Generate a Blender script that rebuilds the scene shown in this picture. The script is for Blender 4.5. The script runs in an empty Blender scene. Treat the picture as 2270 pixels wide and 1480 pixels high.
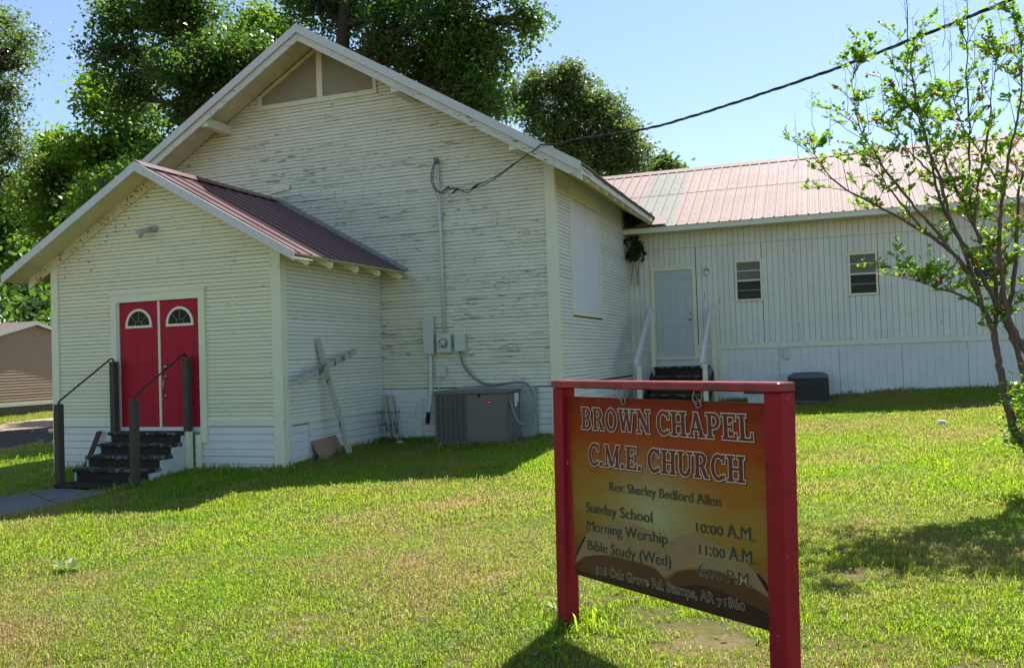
import bpy, math, random
import numpy as np
from mathutils import Vector
random.seed(7); rng = np.random.default_rng(7)
PI = math.pi
S = bpy.context.scene
COL = S.collection

# ------------------------------------------------------------------ camera
FPX = 1911.0; CX, CY = 1135.0, 740.0
yaw, pitch, roll = math.radians(20.06), math.radians(1.52), math.radians(1.87)
_F = np.array([-math.sin(yaw)*math.cos(pitch), math.cos(yaw)*math.cos(pitch), math.sin(pitch)])
_R0 = np.array([math.cos(yaw), math.sin(yaw), 0.0]); _U0 = np.cross(_R0, _F)
_R = _R0*math.cos(roll)-_U0*math.sin(roll); _U = _U0*math.cos(roll)+_R0*math.sin(roll)
EYE = np.array([0.0, 0.0, 1.6])
from mathutils import Matrix
cam = bpy.data.cameras.new('camera'); camo = bpy.data.objects.new('camera', cam); COL.objects.link(camo)
m4 = Matrix.Identity(4)
for i in range(3):
    m4[i][0] = _R[i]; m4[i][1] = _U[i]; m4[i][2] = -_F[i]; m4[i][3] = EYE[i]
camo.matrix_world = m4
cam.sensor_width = 36; cam.lens = FPX/2270*36; cam.clip_start = 0.05; cam.clip_end = 2000
S.camera = camo
def at(px, py, ax, v):
    """point of the surveyed place: sight line through the photograph met with a known plane"""
    r = _F+_R*(px-CX)/FPX-_U*(py-CY)/FPX
    t = (v-EYE[ax])/r[ax]
    return EYE+t*r

# ------------------------------------------------------------------ world, sun, exposure
SUN = Vector((0.10, 0.585, 1.0)).normalized()
W = bpy.data.worlds.new('World'); S.world = W; W.use_nodes = True
nt = W.node_tree; nt.nodes.clear()
sky = nt.nodes.new('ShaderNodeTexSky'); sky.sky_type = 'NISHITA'; sky.sun_disc = False
sky.sun_elevation = math.asin(SUN.z); sky.sun_rotation = math.atan2(SUN.x, SUN.y)
sky.air_density = 1.0; sky.dust_density = 0.4; sky.ozone_density = 2.0
bg = nt.nodes.new('ShaderNodeBackground'); bg.inputs['Strength'].default_value = 0.112
wo = nt.nodes.new('ShaderNodeOutputWorld')
nt.links.new(sky.outputs[0], bg.inputs[0]); nt.links.new(bg.outputs[0], wo.inputs[0])
sl = bpy.data.lights.new('sun', 'SUN'); sl.energy = 5.0; sl.angle = math.radians(0.5); sl.color = (1.0, 0.955, 0.87)
so = bpy.data.objects.new('sun', sl); COL.objects.link(so)
so.rotation_euler = SUN.to_track_quat('Z', 'Y').to_euler(); so.location = (0, 0, 40)
S.view_settings.view_transform = 'Standard'; S.view_settings.look = 'None'
S.view_settings.exposure = 0.82; S.view_settings.gamma = 1.0
try: S.view_settings.use_curve_mapping = False
except Exception: pass

# ------------------------------------------------------------------ helpers: objects
def obj(name, verts, faces, mats, parent=None, fm=None, smooth=False, kind=None):
    me = bpy.data.meshes.new(name)
    off = np.zeros(3)
    p = parent
    while p is not None:
        off = off+np.array(p.location); p = p.parent
    v = np.asarray(verts, float).reshape(-1, 3)-off
    me.from_pydata(v.tolist(), [], [tuple(f) for f in faces])
    if not isinstance(mats, (list, tuple)): mats = [mats]
    for m in mats: me.materials.append(m)
    if fm is not None: me.polygons.foreach_set('material_index', list(fm))
    if smooth: me.polygons.foreach_set('use_smooth', [True]*len(me.polygons))
    me.update()
    o = bpy.data.objects.new(name, me); COL.objects.link(o)
    if parent is not None: o.parent = parent
    if kind: o['kind'] = kind
    return o
def thing(name, label, cat, loc=(0, 0, 0), group=None):
    o = bpy.data.objects.new(name, None); COL.objects.link(o); o.location = tuple(float(a) for a in loc)
    o.empty_display_size = 0.2
    return tag(o, label, cat, group)
def tag(o, label, cat=None, group=None):
    o['label'] = label
    if cat: o['category'] = cat
    if group: o['group'] = group
    return o

class MB:
    """collects shapes into one mesh"""
    def __init__(s): s.v = []; s.f = []; s.m = []
    def add(s, verts, faces, mi=0):
        b = len(s.v); s.v += [tuple(map(float, p)) for p in verts]
        for f in faces: s.f.append(tuple(b+i for i in f)); s.m.append(mi)
        return s
    def box(s, x0, x1, y0, y1, z0, z1, mi=0):
        v = [(x0, y0, z0), (x1, y0, z0), (x1, y1, z0), (x0, y1, z0), (x0, y0, z1), (x1, y0, z1), (x1, y1, z1), (x0, y1, z1)]
        return s.add(v, [(0, 3, 2, 1), (4, 5, 6, 7), (0, 1, 5, 4), (1, 2, 6, 5), (2, 3, 7, 6), (3, 0, 4, 7)], mi)
    def bbox(s, x0, x1, y0, y1, z0, z1, b=0.004, mi=0):
        """box with chamfered vertical and top edges"""
        ring = lambda i, z: [(x0+i+b, y0+i, z), (x1-i-b, y0+i, z), (x1-i, y0+i+b, z), (x1-i, y1-i-b, z), (x1-i-b, y1-i, z), (x0+i+b, y1-i, z), (x0+i, y1-i-b, z), (x0+i, y0+i+b, z)]
        rs = [ring(b, z0), ring(0, z0+b), ring(0, z1-b), ring(b, z1)]
        v = [p for r in rs for p in r]; f = []
        for k in range(3):
            for i in range(8): f.append((k*8+i, k*8+(i+1) % 8, k*8+8+(i+1) % 8, k*8+8+i))
        f.append(tuple(range(7, -1, -1))); f.append(tuple(range(24, 32)))
        return s.add(v, f, mi)
    def prism(s, poly, d, mi=0):
        """3-D polygon extruded by vector d"""
        n = len(poly); d = np.array(d, float)
        v = [np.array(p, float) for p in poly]; v = v+[p+d for p in v]
        f = [tuple(range(n-1, -1, -1)), tuple(range(n, 2*n))]+[(i, (i+1) % n, n+(i+1) % n, n+i) for i in range(n)]
        return s.add(v, f, mi)
    def bar(s, a, b, w, h, up=(0, 0, 1), mi=0):
        """square bar from a to b, w sideways, h along up"""
        a = np.array(a, float); b = np.array(b, float); d = b-a; d /= np.linalg.norm(d)
        sd = np.cross(d, np.array(up, float)); sd /= np.linalg.norm(sd); u = np.cross(sd, d)
        q = [a-sd*w/2-u*h/2, a+sd*w/2-u*h/2, a+sd*w/2+u*h/2, a-sd*w/2+u*h/2]
        return s.prism(q, b-a, mi)
    def tube(s, pts, r, n=8, mi=0, cap=True):
        P = [np.array(p, float) for p in pts]; k = len(P)
        rr = r if hasattr(r, '__len__') else [r]*k
        base = len(s.v); prev = None
        for i in range(k):
            d = P[min(i+1, k-1)]-P[max(i-1, 0)]; d /= (np.linalg.norm(d)+1e-9)
            if prev is None:
                a = np.array([0, 0, 1.0]) if abs(d[2]) < .9 else np.array([1.0, 0, 0])
                u = np.cross(d, a)
            else: u = prev-d*np.dot(prev, d)
            u /= (np.linalg.norm(u)+1e-9); w = np.cross(d, u); prev = u
            for j in range(n):
                t = 2*PI*j/n; s.v.append(tuple(P[i]+rr[i]*(u*math.cos(t)+w*math.sin(t))))
        for i in range(k-1):
            for j in range(n):
                s.f.append((base+i*n+j, base+i*n+(j+1) % n, base+(i+1)*n+(j+1) % n, base+(i+1)*n+j)); s.m.append(mi)
        if cap:
            s.f.append(tuple(base+j for j in range(n-1, -1, -1))); s.m.append(mi)
            s.f.append(tuple(base+(k-1)*n+j for j in range(n))); s.m.append(mi)
        return s
    def disc(s, c, nrm, r, d, n=20, mi=0, r2=None):
        c = np.array(c, float); nrm = np.array(nrm, float); nrm /= np.linalg.norm(nrm)
        return s.tube([c, c+nrm*d], [r, r if r2 is None else r2], n, mi)
    def build(s, name, mats, parent=None, smooth=False, kind=None):
        return obj(name, s.v, s.f, mats, parent, s.m, smooth, kind)
def smooth_path(pts, n=8):
    """Catmull-Rom through the points"""
    P = [np.array(p, float) for p in pts]; P = [2*P[0]-P[1]]+P+[2*P[-1]-P[-2]]; out = []
    for i in range(1, len(P)-2):
        for t in np.linspace(0, 1, n, endpoint=False):
            a, b, c, d = P[i-1], P[i], P[i+1], P[i+2]
            out.append(.5*((2*b)+(-a+c)*t+(2*a-5*b+4*c-d)*t*t+(-a+3*b-3*c+d)*t**3))
    out.append(P[-2]); return out
def beveled(o, w=0.004, seg=1):
    md = o.modifiers.new('bevel', 'BEVEL'); md.width = w; md.segments = seg; md.limit_method = 'ANGLE'; return o

# ------------------------------------------------------------------ helpers: materials
class NB:
    def __init__(s, name):
        s.m = bpy.data.materials.new(name); s.m.use_nodes = True; s.t = s.m.node_tree; s.t.nodes.clear()
        s.out = s.n('ShaderNodeOutputMaterial')
    def n(s, t, **k):
        x = s.t.nodes.new(t)
        for a, b in k.items(): setattr(x, a, b)
        return x
    def l(s, a, b): s.t.links.new(a, b)
    def pos(s, sc=(1, 1, 1), obj=False):
        if obj: o = s.n('ShaderNodeTexCoord').outputs['Object']
        else: o = s.n('ShaderNodeNewGeometry').outputs['Position']
        mp = s.n('ShaderNodeMapping'); mp.inputs['Scale'].default_value = sc; s.l(o, mp.inputs[0]); return mp.outputs[0]
    def noise(s, vec, scale, detail=4, rough=.6):
        x = s.n('ShaderNodeTexNoise'); x.inputs['Scale'].default_value = scale; x.inputs['Detail'].default_value = detail
        x.inputs['Roughness'].default_value = rough; s.l(vec, x.inputs['Vector']); return x.outputs['Fac']
    def ramp(s, fac, stops):
        x = s.n('ShaderNodeValToRGB'); e = x.color_ramp.elements
        while len(e) < len(stops): e.new(.5)
        for i, (p, c) in enumerate(stops):
            e[i].position = p; e[i].color = (*c, 1) if hasattr(c, '__len__') else (c, c, c, 1)
        s.l(fac, x.inputs[0]); return x.outputs[0]
    def mix(s, fac, a, b, mode='MIX'):
        x = s.n('ShaderNodeMix', data_type='RGBA', blend_type=mode)
        for i, v in ((0, fac), (6, a), (7, b)):
            if hasattr(v, 'links'): s.l(v, x.inputs[i])
            elif hasattr(v, '__len__'): x.inputs[i].default_value = (*v, 1)
            else: x.inputs[i].default_value = v if i == 0 else (v, v, v, 1)
        return x.outputs[2]
    def math(s, op, a, b=0.0, clamp=False):
        x = s.n('ShaderNodeMath', operation=op, use_clamp=clamp)
        for i, v in ((0, a), (1, b)):
            if hasattr(v, 'links'): s.l(v, x.inputs[i])
            else: x.inputs[i].default_value = v
        return x.outputs[0]
    def rnd(s): return s.n('ShaderNodeObjectInfo').outputs['Random']
    def bump(s, h, strength=.3, dist=.01):
        x = s.n('ShaderNodeBump'); x.inputs['Strength'].default_value = strength; x.inputs['Distance'].default_value = dist
        s.l(h, x.inputs['Height']); return x.outputs[0]
    def bsdf(s, col, rough=.7, metal=0.0, normal=None, spec=.5, **k):
        x = s.n('ShaderNodeBsdfPrincipled')
        for nm, v in (('Base Color', col), ('Roughness', rough), ('Metallic', metal), ('Specular IOR Level', spec)):
            if hasattr(v, 'links'): s.l(v, x.inputs[nm])
            elif hasattr(v, '__len__'): x.inputs[nm].default_value = (*v, 1)
            else: x.inputs[nm].default_value = v
        for nm, v in k.items(): x.inputs[nm].default_value = v
        if normal is not None: s.l(normal, x.inputs['Normal'])
        s.l(x.outputs[0], s.out.inputs[0]); return s.m
def simple(name, col, rough=.6, var=.25, scale=6, metal=0., bump=.15, spec=.5, stretch=(1, 1, 1)):
    b = NB(name); v = b.pos(stretch); f = b.noise(v, scale, 5); f2 = b.noise(v, scale*7, 3)
    lo = tuple(c*(1-var) for c in col); hi = tuple(min(1, c*(1+var*.6)) for c in col)
    c = b.mix(f, lo, hi); c = b.mix(b.math('MULTIPLY', f2, .35), c, tuple(x*.6 for x in col))
    r = b.math('ADD', b.math('MULTIPLY', f2, .2), rough-.1)
    return b.bsdf(c, r, metal, b.bump(f2, bump), spec)

def painted(name, sc, peel=.5, base=(.78, .78, .74), stain=.25, wood=(.20, .18, .155)):
    """old white paint: flakes showing grey wood, mildew specks, board to board tone"""
    b = NB(name)
    v = b.pos(sc); vi = b.pos((1, 1, 1))
    rnd = b.rnd()
    big = b.noise(vi, .55, 3); med = b.noise(vi, 2.3, 4)
    fl = b.noise(v, 1.0, 7, .68)
    # flake threshold varies over the wall
    th = b.math('ADD', b.math('MULTIPLY', big, .20), b.math('MULTIPLY', med, .22))
    x = b.math('ADD', b.math('SUBTRACT', fl, .5), b.math('SUBTRACT', th, .285+.15*(1-peel)))
    x = b.math('ADD', x, b.math('MULTIPLY', b.math('SUBTRACT', rnd, .5), .06))
    flake = b.ramp(x, [(.0, 0.), (.035, 0.), (.055, 1.)]) if False else b.math('MULTIPLY', b.math('SUBTRACT', x, .03), 45, True)
    tone = b.mix(b.math('MULTIPLY', rnd, .5), base, tuple(c*.86 for c in base))
    dirty = b.ramp(b.noise(vi, 3.0, 6, .7), [(.42, 0.), (.72, 1.)])
    tone = b.mix(b.math('MULTIPLY', dirty, stain), tone, (.42, .38, .28))
    grain = b.noise(b.pos(tuple(c*3 for c in sc)), 1.3, 3)
    tone = b.mix(b.math('MULTIPLY', grain, .22), tone, tuple(c*.72 for c in base))
    spk = b.math('MULTIPLY', b.math('SUBTRACT', b.noise(vi, 38, 2, .5), .70), 25, True)
    tone = b.mix(b.math('MULTIPLY', spk, .5), tone, (.16, .13, .10))
    wd = b.mix(grain, tuple(c*.55 for c in wood), tuple(c*1.5 for c in wood))
    col = b.mix(flake, tone, wd)
    h = b.math('SUBTRACT', b.math('MULTIPLY', grain, .25), flake)
    return b.bsdf(col, b.math('ADD', b.math('MULTIPLY', flake, .3), .5), 0, b.bump(h, .5, .004), .35)

M = {}
M['side_heavy'] = painted('weathered_white_siding', (3.2, 3.2, 30), 1.02, (.78, .78, .62), .28, (.30, .275, .235))
M['side_light'] = painted('white_siding', (3.2, 3.2, 34), .56, (.79, .80, .54), .13)
M['side_north'] = painted('white_side_siding', (3.2, 3.2, 34), .55, (.77, .78, .70), .16)
M['trim'] = painted('white_trim', (22, 22, 3), .55, (.78, .79, .56), .13)
M['trim_h'] = painted('white_trim_level', (3, 3, 26), .45, (.75, .76, .60), .18)
M['vert'] = painted('white_vertical_boards', (34, 34, 2.2), .50, (.76, .77, .67), .20)
M['skirt'] = painted('white_skirting', (3, 3, 26), .36, (.73, .76, .73), .22)
M['barge'] = painted('weathered_barge_board', (5, 5, 22), .95, (.64, .65, .56), .35)
M['soffit'] = painted('stained_soffit', (8, 5, 8), .35, (.76, .72, .46), .55, (.30, .19, .10))
M['metal_trim'] = simple('white_metal_trim', (.60, .62, .57), .45, .08, 2, 0, .03)
M['groove_shade_rot'] = simple('groove_shade_and_rot', (.52, .50, .33), .95, .5, 9)  # lap groove shade painted as a darker tone; also colours the rot patch
M['gap'] = simple('dark_gap', (.02, .02, .018), .95, .3, 8)
M['wall_core'] = simple('old_wall_sheathing', (.10, .10, .08), .9, .4, 5)
M['plainwhite'] = simple('plain_white_paint', (.66, .67, .64), .5, .08, 3, 0, .06)
M['panelwhite'] = painted('boarded_window_paint', (20, 20, 2.5), .12, (.72, .72, .72), .06)

def red_wood():
    b = NB('red_painted_wood'); v = b.pos((14, 14, 2.5)); vi = b.pos()
    g = b.noise(v, 2.5, 6, .65); st = b.ramp(b.noise(vi, 7, 5, .7), [(.52, 0.), (.68, 1.)])
    c = b.mix(g, (.24, .006, .013), (.36, .012, .022)); c = b.mix(b.math('MULTIPLY', st, .55), c, (.12, .012, .012))
    ch = b.math('MULTIPLY', b.math('SUBTRACT', b.noise(vi, 17, 5, .7), .675), 30, True)
    c = b.mix(ch, c, (.33, .27, .22))
    return b.bsdf(c, .55, 0, b.bump(g, .35, .004), .22)
M['red'] = red_wood()
def red_wood_bar():
    b = NB('red_painted_beam'); v = b.pos((3, 3, 16)); vi = b.pos()
    g = b.noise(v, 2.5, 6, .65); st = b.ramp(b.noise(vi, 9, 5, .7), [(.45, 0.), (.62, 1.)])
    c = b.mix(g, (.24, .006, .013), (.36, .012, .022)); c = b.mix(b.math('MULTIPLY', st, .7), c, (.07, .012, .010))
    return b.bsdf(c, .4, 0, b.bump(g, .35, .004), .5)
M['redbar'] = red_wood_bar()
def red_door():
    b = NB('red_painted_door'); vi = b.pos(); g = b.noise(b.pos((24, 24, 3)), 2, 4)
    c = b.mix(g, (.37, .008, .022), (.45, .012, .030)); c = b.mix(b.math('MULTIPLY', b.noise(vi, 1.6, 4), .4), c, (.26, .008, .018))
    return b.bsdf(c, .55, 0, b.bump(g, .12, .002), .2)
M['door'] = red_door()
M['door_white'] = simple('white_metal_door', (.50, .56, .56), .4, .05, 2, 0, .02)
M['weathered'] = simple('weathered_grey_timber', (.10, .085, .062), .85, .5, 2, 0, .6, .2, (16, 16, 2))
M['iron'] = simple('rusty_black_iron', (.035, .022, .020), .55, .4, 20, .3)
M['step_dark'] = simple('mossy_dark_step', (.050, .042, .032), .95, .6, 14, 0, .6, .15)
M['step_edge'] = None
M['black_enamel'] = simple('black_enamel_louvre', (.014, .015, .015), .5, .2, 10, 0, .1)
M['dark_enamel'] = simple('dark_grey_enamel', (.10, .11, .115), .5, .2, 10, 0, .1)
def step_mat():
    b = NB('worn_step_paint'); vi = b.pos(); w = b.noise(vi, 9, 7, .75)
    k = b.math('MULTIPLY', b.math('SUBTRACT', w, .505), 12, True)
    c = b.mix(k, (.035, .033, .024), (.24, .25, .24)); c = b.mix(b.math('MULTIPLY', b.noise(vi, 40, 3), .5), c, (.03, .03, .02))
    return b.bsdf(c, .85, 0, b.bump(w, .5, .006), .2)
M['step_edge'] = step_mat()
def stucco():
    b = NB('white_cement_cheek'); vi = b.pos(); w = b.noise(vi, 4, 6, .7)
    k = b.ramp(w, [(.56, 0.), (.70, 1.)])
    c = b.mix(b.math('MULTIPLY', k, .65), (.52, .55, .55), (.13, .12, .09))
    return b.bsdf(c, .85, 0, b.bump(w, .4, .008), .2)
M['stucco'] = stucco()
M['concrete'] = simple('old_concrete', (.30, .285, .25), .9, .35, 5, 0, .4, .2)
M['walk'] = simple('worn_walkway_concrete', (.20, .19, .165), .92, .5, 3, 0, .5, .2)
M['block'] = simple('brown_masonry_block', (.36, .25, .165), .92, .3, 22, 0, .5, .2)
M['grey_unit'] = simple('grey_brown_enamel', (.135, .125, .108), .45, .15, 4, 0, .06)
M['grille'] = simple('black_grille', (.022, .023, .023), .5, .3, 10)
M['pipe'] = simple('painted_pipe', (.66, .69, .62), .5, .15, 10, 0, .08)
M['box'] = simple('painted_box', (.60, .63, .55), .5, .12, 6, 0, .06)
M['conduit'] = simple('grey_conduit', (.20, .21, .20), .5, .2, 10)
M['pipe_dark'] = simple('leaded_bars', (.30, .27, .20), .5, .1, 10)
M['cable'] = simple('black_cable', (.02, .02, .02), .6, .3, 20)
M['brass'] = simple('tarnished_brass', (.45, .36, .20), .3, .3, 20, .9)
M['steel'] = simple('dull_steel', (.22, .22, .20), .4, .2, 20, .6)
M['duct'] = simple('galvanised_duct', (.36, .40, .37), .45, .25, 5, .4)
M['bulb'] = simple('dusty_lamp_housing', (.48, .47, .40), .4, .15, 20)
M['redlabel'] = simple('red_label', (.45, .02, .02), .4, .1, 20)
M['whitelabel'] = simple('white_label', (.72, .76, .78), .4, .08, 20)
M['rust'] = simple('rusty_sheet', (.07, .035, .022), .8, .5, 20)
M['white_plastic'] = simple('white_plastic', (.8, .8, .78), .4, .05, 10)
def glass_dark(name, c=(.006, .008, .008)):
    b = NB(name); return b.bsdf(c, .12, 0, None, .10)
M['glass'] = glass_dark('dark_door_glass')
def mesh_screen():
    b = NB('insect_screen'); vi = b.pos(); f = b.noise(vi, 5, 6, .7); w = b.noise(b.pos((2, 2, 60)), 3, 2)
    c = b.mix(f, (.34, .31, .23), (.50, .46, .34)); c = b.mix(b.math('MULTIPLY', w, .5), c, (.28, .26, .19))
    tr = b.n('ShaderNodeBsdfTransparent'); p = b.n('ShaderNodeBsdfDiffuse'); b.l(c, p.inputs[0])
    mx = b.n('ShaderNodeMixShader'); mx.inputs[0].default_value = .66
    b.l(tr.outputs[0], mx.inputs[1]); b.l(p.outputs[0], mx.inputs[2]); b.l(mx.outputs[0], b.out.inputs[0]); return b.m
M['screen'] = mesh_screen()
M['curtain'] = simple('dusty_curtain', (.20, .19, .16), .9, .3, 9, 0, .2, .1, (6, 6, 1))
def metal_roof(name, a, c2, rough, bandz=.0):
    b = NB(name); vi = b.pos(); f = b.noise(vi, 1.2, 5, .6); g = b.noise(b.pos((9, 1.5, 1.5)), 1.5, 4); r = b.rnd()
    c = b.mix(f, a, c2); c = b.mix(b.math('MULTIPLY', g, .3), c, tuple(x*.75 for x in a)); c = b.mix(b.math('MULTIPLY', r, .25), c, tuple(min(1, x*1.2) for x in c2))
    return b.bsdf(c, b.math('ADD', b.math('MULTIPLY', f, .15), rough), 0, b.bump(g, .08, .004), 1.0 if rough < .4 else .5)
M['roof_pink'] = metal_roof('faded_red_roofing', (.29, .18, .16), (.34, .235, .21), .66)
M['roof_grey'] = metal_roof('grey_green_roofing', (.225, .22, .185), (.265, .26, .225), .68)
M['roof_red'] = metal_roof('dark_red_roofing', (.085, .013, .017), (.115, .020, .025), .24)
M['shingle'] = simple('brown_shingle', (.16, .12, .085), .95, .5, 18, 0, .6)
M['tan'] = simple('tan_lap_siding', (.40, .29, .19), .6, .12, 2, 0, .06)
M['tan_skirt'] = simple('weathered_skirt_boards', (.16, .15, .09), .9, .45, 3, 0, .3, .2, (3, 9, 1))
M['tan_roof'] = simple('brown_asphalt_shingle', (.17, .125, .10), .95, .3, 14, 0, .5)
M['bark'] = simple('tree_bark', (.075, .058, .042), .95, .5, 3, 0, .8, .2, (5, 5, 1.5))
M['bark_red'] = simple('smooth_brown_bark', (.155, .105, .075), .7, .45, 5, 0, .3, .3, (4, 4, 1))
M['twig'] = simple('dry_twig', (.11, .075, .06), .8, .3, 12)
M['sand'] = simple('pale_sandy_shoulder', (.46, .35, .24), .95, .25, 1.5, 0, .5, .1)
M['asphalt'] = simple('worn_asphalt', (.10, .075, .058), .92, .35, 2.0, 0, .5, .2)

def leaf_mat(name, a, b2, trans, rough=.4, spots=None, bal=.5):
    b = NB(name); g = b.n('ShaderNodeNewGeometry'); v = g.outputs['Position']
    f = b.ramp(b.noise(b.pos(), .9, 4), [(.36, 0.), (.64, 1.)]); h = g.outputs['Random Per Island']
    c = b.mix(b.math('ADD', b.math('MULTIPLY', f, .6), b.math('MULTIPLY', h, .4)), a, b2)
    if spots: c = b.mix(b.math('GREATER_THAN', h, .93), c, spots)
    p = b.n('ShaderNodeBsdfPrincipled'); b.l(c, p.inputs['Base Color']); p.inputs['Roughness'].default_value = rough
    p.inputs['Specular IOR Level'].default_value = .45
    t = b.n('ShaderNodeBsdfTranslucent'); tc = b.mix(h, trans, tuple(x*.7 for x in trans)); b.l(tc, t.inputs[0])
    mx = b.n('ShaderNodeMixShader'); mx.inputs[0].default_value = bal
    b.l(p.outputs[0], mx.inputs[1]); b.l(t.outputs[0], mx.inputs[2]); b.l(mx.outputs[0], b.out.inputs[0]); return b.m
M['gum_leaf'] = leaf_mat('sweetgum_leaves', (.022, .055, .014), (.062, .110, .026), (.17, .32, .03), .34)
M['maple_leaf'] = leaf_mat('broad_leaves', (.04, .095, .014), (.095, .18, .026), (.32, .54, .03), .36)
M['oak_leaf'] = leaf_mat('oak_leaves', (.06, .095, .035), (.12, .16, .065), (.22, .34, .06), .34)
M['oak_leaf2'] = leaf_mat('pale_oak_leaves', (.07, .11, .035), (.14, .18, .07), (.26, .36, .07), .3)
M['myrtle_leaf'] = leaf_mat('myrtle_leaves', (.075, .17, .020), (.15, .28, .040), (.44, .72, .04), .28)
M['myrtle_new'] = leaf_mat('reddish_new_leaves', (.30, .09, .03), (.40, .16, .04), (.5, .15, .03), .35)
M['ivy_leaf'] = leaf_mat('ivy_leaves', (.020, .045, .015), (.04, .08, .025), (.06, .13, .02), .35)
M['weed_leaf'] = leaf_mat('weed_leaves', (.26, .36, .14), (.34, .44, .20), (.30, .42, .08), .4)

def ground_mat():
    b = NB('lawn_ground'); vi = b.pos()
    p1 = b.noise(vi, .42, 4, .6); p2 = b.noise(vi, 3.2, 6, .7); p3 = b.noise(vi, 30, 4, .7)
    g = b.mix(p3, (.075, .075, .022), (.17, .155, .055)); br = b.mix(p3, (.17, .12, .06), (.36, .26, .15))
    k = b.math('ADD', b.math('MULTIPLY', p1, .85), b.math('MULTIPLY', p2, .30))
    c = b.mix(b.ramp(k, [(.53, 0.), (.70, 1.)]), g, br)
    return b.bsdf(c, .95, 0, b.bump(p3, .9, .03), .1)
M['ground'] = ground_mat()
def grass_mat():
    b = NB('grass_blades'); vi = b.pos()
    r = b.rnd(); isl = b.n('ShaderNodeNewGeometry').outputs['Random Per Island']
    p1 = b.noise(vi, .42, 4, .6); p2 = b.noise(vi, 3.2, 6, .7)
    k = b.math('ADD', b.math('MULTIPLY', p1, .85), b.math('MULTIPLY', p2, .30))
    k = b.math('ADD', k, b.math('MULTIPLY', b.math('SUBTRACT', isl, .5), .22))
    dry = b.ramp(k, [(.555, 0.), (.74, 1.)]); deep = b.ramp(b.noise(vi, .8, 4, .6), [(.50, 0.), (.68, 1.)])
    c = b.mix(isl, (.028, .062, .006), (.075, .115, .010)); c = b.mix(b.math('MULTIPLY', deep, .7), c, (.030, .090, .008)); c = b.mix(dry, c, (.25, .19, .085))
    tc = b.mix(isl, (.34, .60, .02), (.64, .80, .04)); tc = b.mix(b.math('MULTIPLY', deep, .7), tc, (.24, .56, .03)); tc = b.mix(dry, tc, (.70, .52, .20))
    p = b.n('ShaderNodeBsdfPrincipled'); b.l(c, p.inputs['Base Color']); p.inputs['Roughness'].default_value = .42
    p.inputs['Specular IOR Level'].default_value = .5
    t = b.n('ShaderNodeBsdfTranslucent'); b.l(tc, t.inputs[0])
    mx = b.n('ShaderNodeMixShader'); mx.inputs[0].default_value = .58
    b.l(p.outputs[0], mx.inputs[1]); b.l(t.outputs[0], mx.inputs[2]); b.l(mx.outputs[0], b.out.inputs[0]); return b.m
M['grass'] = grass_mat()

# ------------------------------------------------------------------ ground
CP = np.array([(0, 0, 0), (-1.5, 4.9, 0), (0, 4, 0), (2, 4, .05), (5, 4, .12), (-12.1, 10.8, -.05), (-7.6, 10.85, .03),
    (-7.62, 13.8, .15), (-4.4, 13.9, .23), (-4.25, 16.5, .30), (-4.25, 19.6, .40), (-1.77, 19.6, .44), (1.3, 19.6, .60), (3.2, 19.6, .67), (8, 19.6, .78),
    (0, 18.7, .46), (1, 17, .36), (-2, 16.5, .30), (-9.3, 9.6, -.07), (-10.7, 9.6, -.13), (-10.8, 8, -.26),
    (-8, 8.8, -.14), (-6.8, 9.3, -.06), (-4, 10.6, .05), (2.2, 8.4, .24), (5, 9, .36), (-5, 5, -.10), (-15, 10, -.28),
    (-21, 18, -.44), (-27, 24, -.42), (-33, 28, -.25), (-10, 3, -.25), (-60, 0, -.6), (-60, 60, -.3), (0, 60, .5), (60, 60, 1.), (60, 0, .6),
    (0, -20, -.1), (60, -50, .3), (-60, -50, -.5), (-13, 20, -.1), (-13, 27, 0), (-20, 30, -.3)], float)
def _k(r): return np.where(r > 1e-9, r*r*np.log(r+1e-12), 0)
_A = _k(np.linalg.norm(CP[:, None, :2]-CP[None, :, :2], axis=2))+np.eye(len(CP))*1.5
_P = np.c_[np.ones(len(CP)), CP[:, :2]]
_w = np.linalg.solve(np.block([[_A, _P], [_P.T, np.zeros((3, 3))]]), np.r_[CP[:, 2], 0, 0, 0])
def gz(x, y):
    x = np.clip(np.asarray(x, float), -70, 70); y = np.clip(np.asarray(y, float), -60, 70)
    sh = x.shape; q = np.c_[x.ravel(), y.ravel()]
    r = np.linalg.norm(q[:, None, :]-CP[None, :, :2], axis=2)
    z = _k(r)@_w[:len(CP)]+np.c_[np.ones(len(q)), q]@_w[len(CP):]
    bump = .012*np.sin(q[:, 0]*2.1+1.3*np.sin(q[:, 1]*.9))+.010*np.sin(q[:, 1]*2.7+q[:, 0]*.8)
    return (z+bump).reshape(sh) if sh else float(z[0]+bump[0])
def _axis(c, n, near, far):
    t = np.linspace(-1, 1, n); k = 4.2; return c+np.sinh(k*t)/np.sinh(k)*far
gx = _axis(-3, 281, .1, 320); gy = _axis(10, 281, .1, 320)
GX, GY = np.meshgrid(gx, gy); GZ = gz(GX, GY)
n = len(gx); vs = np.c_[GX.ravel(), GY.ravel(), GZ.ravel()]
ii, jj = np.meshgrid(np.arange(n-1), np.arange(n-1)); a = (jj*n+ii).ravel()
fs = np.c_[a, a+1, a+n+1, a+n]
g = obj('ground', vs, fs.tolist(), M['ground'], smooth=True, kind='structure'); g['label'] = 'sloping mown lawn with dry brown patches'
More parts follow.
